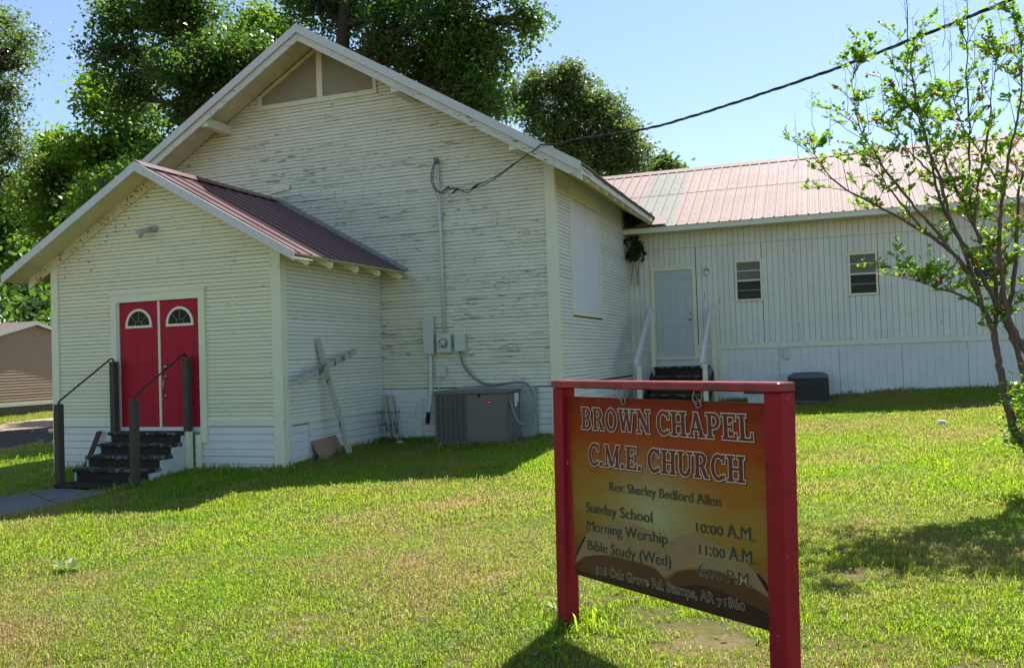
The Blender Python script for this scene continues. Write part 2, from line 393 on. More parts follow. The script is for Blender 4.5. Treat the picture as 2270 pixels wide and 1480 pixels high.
def strip(name, poly, mat, lift, nx=2, ny=60, label=None):
    """sheet laid on the ground: poly = list of (xl, xr, y) rows"""
    v = []; f = []; m = nx+1
    for (xl, xr, y) in poly:
        for i in range(m):
            x = xl+(xr-xl)*i/nx; v.append((x, y, gz(x, y)+lift))
    for r in range(len(poly)-1):
        for i in range(nx): f.append((r*m+i, r*m+i+1, (r+1)*m+i+1, (r+1)*m+i))
    o = obj(name, v, f, mat, kind='structure', smooth=True)
    if label: o['label'] = label
    return o
ys = np.linspace(-30, 70, 140)
strip('sandy_shoulder', [(-30.3+.25*math.sin(y*.9), -20.6+.2*math.sin(y*1.3), y) for y in ys], M['sand'], .012, 12, label='pale sandy edge of the road beyond the lawn')
strip('road', [(-27.2+.18*math.sin(y*1.1), -21.4+.15*math.sin(y*.7+1), y) for y in ys], M['asphalt'], .022, 10, label='dark road in tree shade left of the church')

# walkway of worn slabs in front of the steps, running down left
def slab(px, name='walkway_slab'):
    q = []
    for (x, y) in px:
        z = -.1
        for _ in range(8):
            p = at(x, y, 2, z); z = gz(p[0], p[1])
        q.append((p[0], p[1], z+.03))
    b = MB(); b.prism([(a, c, z-.12) for a, c, z in q], (0, 0, .12))
    return b
walk = [slab([(-60, 1118), (60, 1095), (128, 1122), (-60, 1160)]), slab([(64, 1094), (130, 1084), (232, 1096), (132, 1121)]), slab([(-60, 1090+8), (62, 1088), (60, 1093), (-60, 1116)])]
for b in walk[:2]:
    o = b.build('walkway', M['walk'], None, kind='structure'); o['label'] = 'worn grey concrete walkway at the foot of the church steps'

# ------------------------------------------------------------------ church: dimensions
XW0, XW1, YM = -13.25, -4.25, 13.91           # main hall walls
RX, RZ, SL = -8.75, 7.70, 0.587               # ridge, top of roof, slope
YF = 13.15                                     # front of the roof overhang
XE0, XE1 = -13.95, -3.55                       # eaves
PX0, PX1, PY = -12.11, -7.62, 10.85           # porch walls
PRX, PRZ, PSL, PYF = -9.87, 4.80, 0.560, 10.40
PE0, PE1 = -12.69, -7.05
rz = lambda x, d=0: RZ-SL*abs(x-RX)-d
pz = lambda x, d=0: PRZ-PSL*abs(x-PRX)-d
church = thing('church', 'old white clapboard chapel with gabled front porch and red double doors', 'church', (-8.75, 12.4, 0))
def part(name, mats, parent, b, **k): return b.build(name, mats, parent, **k)

# profiles (n outwards, fraction of height)
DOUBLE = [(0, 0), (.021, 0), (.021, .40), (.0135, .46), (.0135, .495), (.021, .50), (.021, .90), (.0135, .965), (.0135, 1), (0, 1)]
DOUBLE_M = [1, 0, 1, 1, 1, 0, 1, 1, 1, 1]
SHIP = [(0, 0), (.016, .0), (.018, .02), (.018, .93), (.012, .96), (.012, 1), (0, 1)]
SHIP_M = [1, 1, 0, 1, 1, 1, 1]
def plank(name, o, u, nrm, a0, a1, b0, b1, z0, z1, prof, pm, mats, parent, tilt=0., out=0., bow=0.):
    """board: a0,a1 = ends at its foot, b0,b1 = ends at its head; o,u,nrm = wall frame"""
    v = []; m = len(prof)
    for e in (0, 1):
        for (nn, t) in prof:
            uu = (a0+(b0-a0)*t) if e == 0 else (a1+(b1-a1)*t)
            z = z0+(z1-z0)*t+(tilt if e else 0)
            p = o+u*uu+nrm*(nn+out); v.append((p[0], p[1], z))
    f = [tuple(range(m)), tuple(range(2*m-1, m-1, -1))]; fm = [1, 1]
    for i in range(m):
        j = (i+1) % m; f.append((i, m+i, m+j, j)); fm.append(pm[i])
    return obj(name, v, f, mats, parent, fm)
def clad(name, parent, mats, o, u, nrm, z0, z1, h, left, right, prof, pm, holes=(), seglen=3.7, jog=.0018, gap=.0009, joints=True, loose=0, seed=1):
    R = random.Random(seed); o = np.array(o, float); u = np.array(u, float); nrm = np.array(nrm, float)
    nrow = int(math.ceil((z1-z0)/h-1e-6)); cnt = 0
    for r in range(nrow):
        za = z0+r*h; zb = min(za+h, z1); g2 = gap
        if zb-za < .02: continue
        L0, L1, R0, R1 = left(za), left(zb), right(za), right(zb)
        if R0-L0 < .05: continue
        spans = [(L0, R0, L1, R1)]
        for (ha, hb, hz0, hz1) in holes:
            if hz0 < (za+zb)/2 < hz1:
                ns = []
                for (p, q, p1, q1) in spans:
                    if hb <= min(p, p1) or ha >= max(q, q1): ns.append((p, q, p1, q1)); continue
                    if ha-p > .03: ns.append((p, ha, min(p1, ha-.01), ha))
                    if q-hb > .03: ns.append((hb, q, hb, max(q1, hb+.01)))
                spans = ns
        for (p, q, p1, q1) in spans:
            cuts = [p]
            if joints and q-p > seglen*.8:
                c = p+R.uniform(.35, 1)*seglen
                while c < q-.5: cuts.append(c); c += R.uniform(.45, 1)*seglen
            cuts.append(q)
            for i in range(len(cuts)-1):
                a, b = cuts[i], cuts[i+1]; aa = p1 if i == 0 else a; bb = q1 if i == len(cuts)-2 else b
                gl = .0022 if i else 0; gr = .0022 if i < len(cuts)-2 else 0
                if bb <= aa+.004: bb = aa+.004
                dz = R.uniform(-jog, jog); lo = R.random() < loose
                plank(name, o, u, nrm, a+gl, b-gr, aa+gl, bb-gr, za+dz+g2, zb+dz*.5, prof, pm, mats, parent,
                      tilt=R.uniform(-.010, .010) if lo else R.uniform(-.0015, .0015), out=R.uniform(.003, .008) if lo else R.uniform(0, .003)); cnt += 1
    return cnt
X = np.array([1., 0, 0]); Y = np.array([0, 1., 0])
CB = .132                                      # double course board

# --- main gable wall
zc = 1.10
core = MB()
core.prism([(XW0, YM+.03, -.1), (XW1-.03, YM+.03, -.1), (XW1-.03, YM+.03, rz(XW1, .095)), (RX, YM+.03, RZ-.095), (XW0, YM+.03, rz(XW0, .095))], (0, 12.8, 0))
gable = core.build('gable_wall', [M['wall_core']], church)
VX0, VX1, VZ = -10.13, -7.58, 6.58
# below the porch roof the gable wall is hidden: start boards at the porch side
def gl(z):
    a = RX-(rz(RX, .088)-z)/SL if z > rz(XW0, .088) else XW0
    return max(XW0, a)
def gr(z):
    a = RX+(rz(RX, .088)-z)/SL if z > rz(XW1, .088) else XW1-.0
    return min(XW1-.155, a)
clad('siding_plank', gable, [M['side_heavy'], M['groove_shade_rot']], (0, YM+.03, 0), X, -Y, zc, 7.5, CB, lambda z: (PX1 if z < 3.28 else gl(z)), gr, DOUBLE, DOUBLE_M,
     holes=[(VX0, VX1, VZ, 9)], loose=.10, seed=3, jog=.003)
clad('skirting_board', gable, [M['skirt'], M['groove_shade_rot']], (0, YM+.02, 0), X, -Y, .02, 1.075, .107, lambda z: PX1, lambda z: XW1-.155, SHIP, SHIP_M, seed=4, seglen=5, joints=False)
# short slanted boards along the head of the skirting, beside the porch
b = MB()
for k in range(9):
    x = PX1+.04+k*.115
    b.prism([(x, YM-.002, 1.085), (x+.108, YM-.002, 1.085), (x+.185, YM-.002, .965), (x+.077, YM-.002, .965)], (0, -.010, 0))
b.build('slanted_strip', [M['skirt']], gable, kind='stuff')
b = MB(); b.box(XW1-.15, XW1+.028, YM-.022, YM+.03, .22, 4.93); part('corner_board', M['trim'], gable, b)
# vent under the ridge
vent = MB()
vent.box(VX0-.02, VX1+.03, YM-.035, YM+.02, VZ-.09, VZ)
vtop = lambda x: rz(x, .12)
vent.box(VX0, VX0+.075, YM-.025, YM+.02, VZ, vtop(VX0)); vent.box(VX1-.055, VX1+.02, YM-.025, YM+.02, VZ, vtop(VX1+.02))
vo = vent.build('gable_vent', [M['trim_h']], church)
b = MB(); b.box(RX-.075, RX+.045, YM-.012, YM+.03, VZ, RZ-.14); part('mullion', M['trim'], vo, b)
for sg in (-1, 1):
    x0, x1 = (VX0+.07, RX-.03) if sg < 0 else (RX+.03, VX1-.03)
    b = MB(); b.bar((x0 if sg < 0 else x1, YM-.012, rz(x0 if sg < 0 else x1, .16)), (RX, YM-.012, RZ-.16), .03, .07); part('raking_trim', M['soffit'], vo, b)
for k in range(8):
    z = VZ+.05+k*.122; xa = RX-(RZ-.2-z)/SL; xb = RX+(RZ-.2-z)/SL
    b = MB(); xa = max(xa, VX0+.07); xb = min(xb, VX1-.05)
    if xb-xa > .2:
        b.prism([(xa, YM+.025, z), (xa, YM+.12-.1, z+.012), (xa, YM+.025, z+.10), (xa, YM+.029, z+.10)], (0, 0, 0)) if False else None
        b.prism([(xa, YM+.004, z), (xa, YM+.014, z), (xa, YM+.029, z+.085), (xa, YM+.019, z+.085)], (xb-xa, 0, 0)); part('louvre_slat', M['soffit'], vo, b)
xa, xb = VX0+.07, VX1-.05
b = MB(); b.prism([(xa, YM-.006, VZ), (xb, YM-.006, VZ), (xb, YM-.006, rz(xb, .125)), (RX, YM-.006, RZ-.125), (xa, YM-.006, rz(xa, .125))], (0, -.002, 0)); part('insect_screen', M['screen'], vo, b)

# --- side wall (right)
side = MB(); side.box(XW1-.03, XW1-.001, YM+.03, 26.7, 0, 4.9); side_o = side.build('side_wall', [M['wall_core']], church)
WY0, WY1, WZ0, WZ1 = 14.79, 16.90, 2.31, 4.62
clad('siding_plank', side_o, [M['side_north'], M['groove_shade_rot']], (XW1, 0, 0), Y, X, zc, 5.05, CB, lambda z: YM+.11, lambda z: 19.60, DOUBLE, DOUBLE_M, holes=[(WY0, WY1, WZ0, WZ1)], loose=.06, seed=8, jog=.003)
clad('skirting_board', side_o, [M['skirt'], M['groove_shade_rot']], (XW1-.01, 0, 0), Y, X, .1, 1.08, .107, lambda z: YM+.11, lambda z: 19.60, SHIP, SHIP_M, seed=9, seglen=5, joints=False)
b = MB(); b.box(XW1-.001, XW1+.026, YM+.031, YM+.11, .2, 4.93); part('corner_board', M['trim'], side_o, b)
# rotted corner patch low against the annex
b = MB()
for k in range(26):
    y = random.uniform(18.6, 19.5); z = random.uniform(.55, 1.35)*(.7+.3*(y-18.5)); r = random.uniform(.02, .09)
    pts = [(XW1+.0225+k*.0002, y+r*1.3*math.cos(t)*random.uniform(.5, 1.1), z+r*.6*math.sin(t)*random.uniform(.5, 1.1)) for t in np.linspace(0, 2*PI, 8)[:-1]]
    b.prism(pts, (.001, 0, 0))
b.build('rot_patch', [M['groove_shade_rot'], M['gap']], side_o, kind='stuff')
# boarded window
w = MB(); t = .10
w.box(XW1, XW1+.034, WY0, WY0+t, WZ0+.07, WZ1-.20); w.box(XW1, XW1+.034, WY1-t, WY1, WZ0+.07, WZ1-.20); w.box(XW1, XW1+.036, WY0, WY1, WZ1-.20, WZ1-.01); w.box(XW1, XW1+.062, WY0-.02, WY1+.02, WZ0, WZ0+.07)
w.box(XW1, XW1+.05, WY0-.03, WY1+.03, WZ1-.01, WZ1+.02)
wo_ = w.build('boarded_window', [M['trim']], church); 
ym = (WY0+WY1)/2-.06
for (y0, y1) in ((WY0+t+.010, ym-.008), (ym+.008, WY1-t-.010)):
    b = MB(); b.bbox(XW1, XW1+.024, y0, y1, WZ0+.08, WZ1-.21, .003); part('window_board', M['panelwhite'], wo_, b)

# --- main roof
roof = MB()
for sg, xe in ((-1, XE0), (1, XE1)):
    ze = rz(xe)
    roof.prism([(RX, YF+.02, RZ-.055), (xe, YF+.02, ze-.055), (xe, YF+.02, ze-.02), (RX, YF+.02, RZ-.02)] if sg > 0 else [(RX, YF+.02, RZ-.02), (xe, YF+.02, ze-.02), (xe, YF+.02, ze-.055), (RX, YF+.02, RZ-.055)], (0, 14.3, 0))
roof_o = roof.build('main_roof', [M['shingle']], church)
# shingle courses: tabs along the right eave and slope as real, joined geometry
b = MB(); R = random.Random(5)
for k in range(34):
    d = k*.13; x = XE1+.015-d; z = rz(x)
    if x < -7.9: break
    y = YF+.01
    while y < 26.5:
        L = R.uniform(.26, .34); l = R.uniform(0, .012)
        b.prism([(x+.0, y, z-.022+l), (x-.17, y, z-.022+.17*SL), (x-.17, y, z-.012+.17*SL), (x+.0, y, z-.005+l)], (0, L-.008, 0)); y += L
    if k > 8 and False: break
b.build('shingle_tab', [M['shingle']], roof_o, kind='stuff')
for sg, xe in ((-1, XE0), (1, XE1)):
    for nm, y, th, top, dep, mt, x_in in (('metal_fascia', YF-.012, .022, .012, .135, 'metal_trim', .0), ('barge_board', YF+.03, .035, -.10, .16, 'barge', .02)):
        b = MB(); n_seg = 3 if nm == 'metal_fascia' else 1
        xs = np.linspace(RX, xe-.0*sg, n_seg+1)
        for k in range(n_seg):
            xa, xb = xs[k], xs[k+1]; dy = -.003*(k % 2)
            za, zb = rz(xa)+top, rz(xb)+top
            xa_ = xa+(.0015*sg if k == 0 else 0)
            b.prism([(xa_, y+dy, za-dep*1.16), (xb, y+dy, zb-dep*1.16), (xb, y+dy, zb), (xa_, y+dy, za)], (0, th, 0))
        part(nm, M[mt], roof_o, b)
    # overhang decking, seen from below
    L = abs(xe-RX)-.02; nb = 36
    for k in range(nb):
        x0 = RX+sg*(.02+L*k/nb+.004); x1 = RX+sg*(.02+L*(k+1)/nb-.002)
        b = MB(); b.prism([(x0, YF+.066, rz(x0, .085)), (x1, YF+.066, rz(x1, .085)), (x1, YF+.066, rz(x1, .060)), (x0, YF+.066, rz(x0, .060))], (0, YM-YF-.07, 0)); part('soffit_board', M['soffit'], roof_o, b)
for (x, z) in ((-6.83, 6.22), (-10.86, 6.28), (-4.70, 4.98)):
    z = rz(x, .36)+.04
    b = MB(); b.box(x-.075, x+.075, YF+.062, YM+.02, z-.02, z+.14); part('lookout_beam', M['trim_h'], roof_o, b)
b = MB(); b.box(XE1-.045, XE1-.02, YF+.05, 19.3, rz(XE1)-.155, rz(XE1)-.02); part('eave_board', M['barge'], roof_o, b)
for k in range(9):
    y = 13.75+k*.66
    b = MB(); b.prism([(XW1+.03, y, rz(XW1, .20)-.02), (XE1-.05, y, rz(XE1, .21)), (XE1-.05, y, rz(XE1, .085)), (XW1+.03, y, rz(XW1, .085))], (0, .045, 0)); part('rafter_tail', M['trim'], roof_o, b)
b = MB(); b.prism([(XW1+.0, YM+.02, rz(XW1, .10)), (XE1-.05, YM+.02, rz(XE1, .10)), (XE1-.05, YM+.02, rz(XE1, .075)), (XW1, YM+.02, rz(XW1, .075))], (0, 5.6, 0)); part('eave_soffit', M['soffit'], roof_o, b)
# frieze under the eave
b = MB(); b.box(XW1, XW1+.03, YM+.112, 19.6, 4.82, 4.98); part('frieze_board', M['trim_h'], side_o, b)

# --- porch
pc = MB(); zt = lambda x: pz(x, .14)
pc.prism([(PX0, PY+.03, -.25), (PX1-.03, PY+.03, -.25), (PX1-.03, PY+.03, zt(PX1)), (PRX, PY+.03, PRZ-.14), (PX0, PY+.03, zt(PX0))], (0, YM-PY-.04, 0))
porch = pc.build('porch_wall', [M['wall_core']], church)
DX0, DX1, DZ0, DZ1 = -10.83, -8.98, .60, 2.80
SK0, SK1 = .69, .79
def pl_(z): return max(PX0+.15, PRX-(PRZ-.10-z)/PSL)
def pr_(z): return min(PX1-.15, PRX+(PRZ-.10-z)/PSL)
clad('siding_plank', porch, [M['side_light'], M['groove_shade_rot']], (0, PY+.03, 0), X, -Y, SK1, 4.68, .124, pl_, pr_, DOUBLE, DOUBLE_M, holes=[(DX0, DX1, .5, DZ1-.02)], seed=12, jog=.0025, loose=.04)
clad('skirting_board', porch, [M['skirt'], M['groove_shade_rot']], (0, PY+.022, 0), X, -Y, -.22, SK0, .113, lambda z: PX0+.15, lambda z: PX1-.15, SHIP, SHIP_M, holes=[(-10.72, -9.25, -1, .6)], seed=13, joints=False)
b = MB(); b.box(PX0+.15, DX0, PY-.018, PY+.03, SK0, SK1); part('water_table', M['trim_h'], porch, b)
b = MB(); b.box(DX1, PX1-.15, PY-.018, PY+.03, SK0, SK1); part('water_table', M['trim_h'], porch, b)
b = MB(); b.box(PX1-.15, PX1+.026, PY-.014, PY+.03, -.1, 3.36); part('corner_board', M['trim'], porch, b)
b = MB(); b.box(PX0-.0, PX0+.15, PY-.014, PY+.03, .0, 3.45); part('corner_board', M['trim'], porch, b)
b = MB(); b.box(-12.10, -12.06, PY-.01, PY+.02, -.2, .75); part('weathered_strip', M['weathered'], porch, b)
# porch side
ps = MB(); ps.box(PX1-.03, PX1-.001, PY+.031, YM-.0, -.1, 3.36); pside = ps.build('porch_side_wall', [M['wall_core']], church)
clad('siding_plank', pside, [M['side_north'], M['groove_shade_rot']], (PX1-.002, 0, 0), Y, X, .80, 3.40, .124, lambda z: PY+.13, lambda z: YM-.004, DOUBLE, DOUBLE_M, seed=14, seglen=9, joints=False, jog=.002)
clad('skirting_board', pside, [M['skirt'], M['groove_shade_rot']], (PX1-.012, 0, 0), Y, X, .0, .70, .113, lambda z: PY+.13, lambda z: YM-.004, SHIP, SHIP_M, holes=[(10.98, 11.52, -1, .66)], seed=15, joints=False)
b = MB(); b.box(PX1-.001, PX1+.024, PY+.031, PY+.13, -.05, 3.36); part('corner_board', M['trim'], pside, b)
b = MB(); b.box(PX1, PX1+.022, PY+.131, YM-.005, .70, .795); part('water_table', M['trim_h'], pside, b)
# crawl hatch in the porch side
b = MB(); b.box(PX1-.001, PX1+.014, PY+.15, PY+.21, .02, .69); b.box(PX1-.001, PX1+.016, PY+.69, PY+.76, .03, .70); hat = b.build('crawl_hatch', [M['skirt']], church)
for k in range(5):
    b = MB(); b.bbox(PX1-.02, PX1+.004, PY+.222, PY+.665, .055+k*.122, .055+(k+1)*.122-.004, .003); part('hatch_board', M['skirt'], hat, b)
# door surround
f = MB()
f.box(DX0, DX0+.115, PY-.030, PY+.03, .40, DZ1-.13); f.box(DX1-.115, DX1, PY-.030, PY+.03, .44, DZ1-.13); f.box(DX0, DX1, PY-.032, PY+.03, DZ1-.13, DZ1)
f.box(DX0-.03, DX1+.02, PY-.045, PY+.03, DZ1, DZ1+.03)
# reveals and threshold
YD = PY+.075
dfr = f.build('door_frame', [M['trim']], church)
b = MB(); b.box(DX0+.115, DX0+.155, PY-.01, YD+.03, .60, DZ1-.13); part('reveal', M['plainwhite'], dfr, b)
b = MB(); b.box(DX0+.155, DX1-.115, PY-.05, YD+.04, .565, .60); part('threshold', M['steel'], dfr, b)
b = MB(); b.box(DX0+.155, DX1-.115, YD+.03, YD+.05, .60, DZ1-.13); part('backing', M['gap'], dfr, b)
# cut the wall core so the doors can stand back: a dark recess box would cover, so doors stand just proud of it
dz0, dz1 = .605, DZ1-.135
xc = (DX0+.155+DX1-.115)/2
fan = None
def fanlight(cx, cz, r, y, parent):
    ring = MB(); n_ = 22
    ts = np.linspace(0, PI, n_)
    o1 = [(cx+r*math.cos(t), cz+r*1.02*math.sin(t)) for t in ts]; i1 = [(cx+(r-.038)*math.cos(t), cz+(r-.038)*1.02*math.sin(t)) for t in ts]
    for k in range(n_-1): ring.prism([(o1[k][0], y, o1[k][1]), (o1[k+1][0], y, o1[k+1][1]), (i1[k+1][0], y, i1[k+1][1]), (i1[k][0], y, i1[k][1])], (0, -.022, 0))
    ring.box(cx-r, cx+r, y-.024, y, cz-.038, cz-.0005)
    ring.build('fanlight_frame', [M['trim']], parent)
    gb = MB(); gb.prism([(cx+(r-.036)*math.cos(t), y+.0, cz+(r-.036)*1.02*math.sin(t)) for t in ts], (0, -.005, 0)); part('pane', M['glass'], parent, gb)
    mb = MB(); yy = y-.009
    for k in range(12):
        t0, t1 = PI*k/12, PI*(k+1)/12; q = r*.28
        mb.bar((cx+q*math.cos(t0), yy, cz+q*math.sin(t0)), (cx+q*math.cos(t1), yy-.0001*k, cz+q*math.sin(t1)), .006, .010, (0, 1, 0))
    for t0 in (PI/4, PI/2, 3*PI/4): mb.bar((cx+r*.29*math.cos(t0), yy, cz+r*.29*math.sin(t0)), (cx+(r-.03)*math.cos(t0), yy, cz+(r-.03)*math.sin(t0)), .006, .010, (0, 1, 0))
    part('glazing_bars', M['pipe_dark'], parent, mb)
for k, (x0, x1) in enumerate(((DX0+.158, xc-.022), (xc+.022, DX1-.118))):
    b = MB(); b.bbox(x0, x1, YD-.065, YD+.025, dz0, dz1, .003)
    d = b.build('door', [M['door']], church); d['label'] = ('red door leaf with half round window, on the left' if k == 0 else 'red door leaf with half round window and brass handle')
    fanlight((x0+x1)/2+.01, 2.29, .262, YD-.066, d)
    # shallow raised panels
    for (pa, pb) in ((.10, .34), (.40, .64)):
        for (za, zb) in ((.78, 1.28), (1.42, 2.05)):
            pm_ = MB(); pm_.bbox(x0+pa, x0+pb, YD-.069, YD-.064, za, zb, .003); part('door_panel', M['door'], d, pm_)
    if k == 1:
        h = MB(); yk = YD-.066
        for z in (1.62, 1.47, 1.17): h.disc((x0+.085, yk, z), (0, -1, 0), .033 if z > 1.6 else .026, .014, 16)
        h.tube(smooth_path([(x0+.085, yk-.01, 1.45), (x0+.085, yk-.055, 1.40), (x0+.085, yk-.055, 1.28), (x0+.085, yk-.01, 1.19)], 5), .009, 8)
        part('door_handle', M['brass'], d, h, smooth=True)
b = MB(); b.box(xc-.021, xc+.021, YD-.075, YD+.02, dz0, dz1); part('astragal', M['trim'], dfr, b)

# porch roof: ribbed sheets, rakes, soffit
pr = MB()
for sg, xe in ((-1, PE0), (1, PE1)):
    z0_, z1_ = PRZ-.07, pz(xe, .07)
    pr.prism([(PRX, PYF+.02, z0_), (xe-.02*sg, PYF+.02, z1_+.02*PSL), (xe-.02*sg, PYF+.02, z1_+.025+.02*PSL), (PRX, PYF+.02, z0_+.025)], (0, YM-PYF-.02, 0))
proof = pr.build('porch_roof', [M['soffit']], church)
def ribbed_sheet(name, parent, mat, pa, pb, down_a, L, v_dir, upn, ribs, rib_w=.035, rib_h=.020, minor=True, lap=0):
    """sheet between two points along the eave direction, running down the slope: one thin folded mesh"""
    pa = np.array(pa, float); v_dir = np.array(v_dir, float); upn = np.array(upn, float); da = np.array(down_a, float)
    w = np.linalg.norm(np.array(pb)-pa); s = []; step = w/ribs
    for k in range(ribs):
        c = step*(k+.5) if not lap else step*k+.03
        s += [(c-rib_w/2, 0), (c-rib_w/3.2, rib_h), (c+rib_w/3.2, rib_h), (c+rib_w/2, 0)]
        if minor:
            for q in (.38, .62):
                cc = c+step*q
                if cc < w-.02: s += [(cc-.012, 0), (cc, .004), (cc+.012, 0)]
    s = [(0, 0)]+[(max(0.0005, a), h) for a, h in s]+[(w, 0)]
    v = []; m = len(s)
    for e in (0, 1):
        for (a, h) in s: v.append(pa+v_dir*a+upn*h+da*L*e)
        for (a, h) in s: v.append(pa+v_dir*a+upn*(h-.0015)+da*L*e)
    f = [(i, i+1, 2*m+i+1, 2*m+i) for i in range(m-1)]+[(m+i+1, m+i, 3*m+i, 3*m+i+1) for i in range(m-1)]+[(i+1, i, m+i, m+i+1) for i in range(m-1)]+[(2*m+i, 2*m+i+1, 3*m+i+1, 3*m+i) for i in range(m-1)]
    return obj(name, v, f, mat, parent)
cs = math.cos(math.atan(PSL)); sn = math.sin(math.atan(PSL))
for sg, xe in ((1, PE1), (-1, PE0)):
    dn = (sg*cs, 0, -sn); up = (sg*sn, 0, cs); L = abs(xe-PRX)/cs
    y = PYF+.0
    k = 0
    while y < YM-.06:
        y1 = min(y+.9, YM-.03)
        ribbed_sheet('roof_sheet', proof, M['roof_red'], (PRX, y+.001, PRZ-.040+k*.0008), (PRX, y1, PRZ-.040), dn, L, (0, 1, 0), up, 3 if y1-y > .5 else 2, .038, .017, False); y += .9; k += 1
b = MB(); b.prism([(PRX-.16, PYF-.002, PRZ-.035-.16*PSL+.03), (PRX, PYF-.002, PRZ-.002), (PRX+.16, PYF-.002, PRZ-.035-.16*PSL+.03), (PRX, PYF-.002, PRZ+.014)], (0, YM-PYF-.02, 0)); part('ridge_cap', M['roof_red'], proof, b)
b = MB()
b.bar((PRX+.10, YM-.035, pz(PRX+.10)+.03), (PE1+.02, YM-.035, pz(PE1)+.01), .03, .05); part('flashing', M['duct'], proof, b)
for sg, xe in ((-1, PE0), (1, PE1)):
    b = MB(); zA, zB = PRZ, pz(xe); dep = .155
    x1 = PRX+sg*.18
    b.prism([(PRX, PYF-.016, zA-dep-.01), (x1, PYF-.016, pz(x1)-dep-.01), (x1, PYF-.016, pz(x1)-.012), (PRX, PYF-.016, zA-.012)], (0, .014, 0))
    b.prism([(x1-.01*sg, PYF-.012, pz(x1)-dep), (xe, PYF-.012, zB-dep), (xe, PYF-.012, zB-.014), (x1-.01*sg, PYF-.012, pz(x1)-.014)], (0, .02, 0))
    part('metal_fascia', M['metal_trim'], proof, b)
    b = MB(); b.prism([(PRX, PYF+.010, zA-.12), (xe, PYF+.010, zB-.12), (xe, PYF+.010, zB-.105), (PRX, PYF+.010, zA-.105)], (0, PY-PYF+.02, 0)); part('soffit_panel', M['soffit'], proof, b)
    b = MB(); xo = xe-.10*sg if sg < 0 else PX1-.02
    b.prism([(PRX, PY-.022, PRZ-.285), (xo, PY-.022, pz(xo)-.285), (xo, PY-.022, pz(xo)-.118), (PRX, PY-.022, PRZ-.118)], (0, .036, 0)); part('frieze_board', M['soffit'], porch, b)
for (px_, py_) in ((690, 572), (742, 582), (798, 590), (847, 595), (893, 600)):
    y = at(px_, py_, 0, PE1+.03)[1]
    y = min(y, YM-.09)
    b = MB(); b.prism([(PX1+.0, y, pz(PX1, .075)), (PE1-.03, y, pz(PE1, .09)), (PE1-.03, y, pz(PE1, .155)), (PE1-.06, y, pz(PE1, .185)), (PX1, y, pz(PX1, .23))], (0, .045, 0)); part('rafter_tail', M['trim'], proof, b)
b = MB()
for k in range(150):
    x = R.uniform(PE0+.2, PRX+.3); d = R.choice((R.uniform(.13, .27), R.uniform(.13, .27), R.uniform(.27, .8))); z = PRZ-PSL*abs(x-PRX)-d; r_ = R.uniform(.006, .018)
    yy = PY-.0225 if d < .285 else PY+.008
    if d > .285 and x < PX0+.2: continue
    b.prism([(x+r_*R.uniform(.6, 1.6)*math.cos(t), yy, z+r_*R.uniform(.6, 1.3)*math.sin(t)) for t in np.linspace(0, 2*PI, 7)[:-1]], (0, -.002, 0))
b.build('dirt_speck', [simple('rusty_insect_dirt', (.28, .13, .05), .95, .4, 30)], porch, kind='stuff')
# patched board on the gable wall above the porch roof
p = at(623, 420, 1, YM)
b = MB(); b.prism([(p[0]-.22, YM-.012, p[2]-.07), (p[0]+.20, YM-.012, p[2]-.03), (p[0]+.21, YM-.012, p[2]+.08), (p[0]-.20, YM-.012, p[2]+.055)], (0, -.018, 0)); part('patch_board', M['trim_h'], gable, b)
b = MB(); q = at(1164, 782, 1, YM); b.disc((q[0], YM+.012, q[2]), (0, -1, 0), .028, .003, 16); part('vent_hole', M['gap'], gable, b)

# gable hatch and its handle (low on the gable wall)
h0, h1 = at(878, 880, 1, YM), at(938, 972, 1, YM)
b = MB()
for k in range(8):
    zz = h1[2]+.02+k*(h0[2]-h1[2]-.02)/8; b.bbox(h0[0], h1[0], YM-.022, YM+.0, zz, zz+(h0[2]-h1[2]-.02)/8-.004, .003)
hh = b.build('crawl_door', [M['skirt']], church)
b = MB(); b.tube([(h1[0]-.12, YM-.022, .62), (h1[0]-.12, YM-.05, .64), (h1[0]-.12, YM-.05, .72), (h1[0]-.12, YM-.022, .74)], .006, 6); part('handle', M['pipe'], hh, b)

# ------------------------------------------------------------------ annex
YA = 19.61; AX1 = 9.0; AEY = 19.08; ARY, ARZ, AEZ = 22.55, 6.33, 4.42
annex = thing('church_annex', 'long low white annex with vertical boards under a faded red metal roof', 'building', (2.0, 22.5, .5))
c = MB(); c.prism([(-4.6, YA+.025, 0), (-4.6, 25.6, 0), (-4.6, 25.6, 4.35), (-4.6, ARY, ARZ-.12), (-4.6, YA+.025, 4.55)], (AX1+4.6, 0, 0))
aw = c.build('wall', [M['wall_core']], annex)
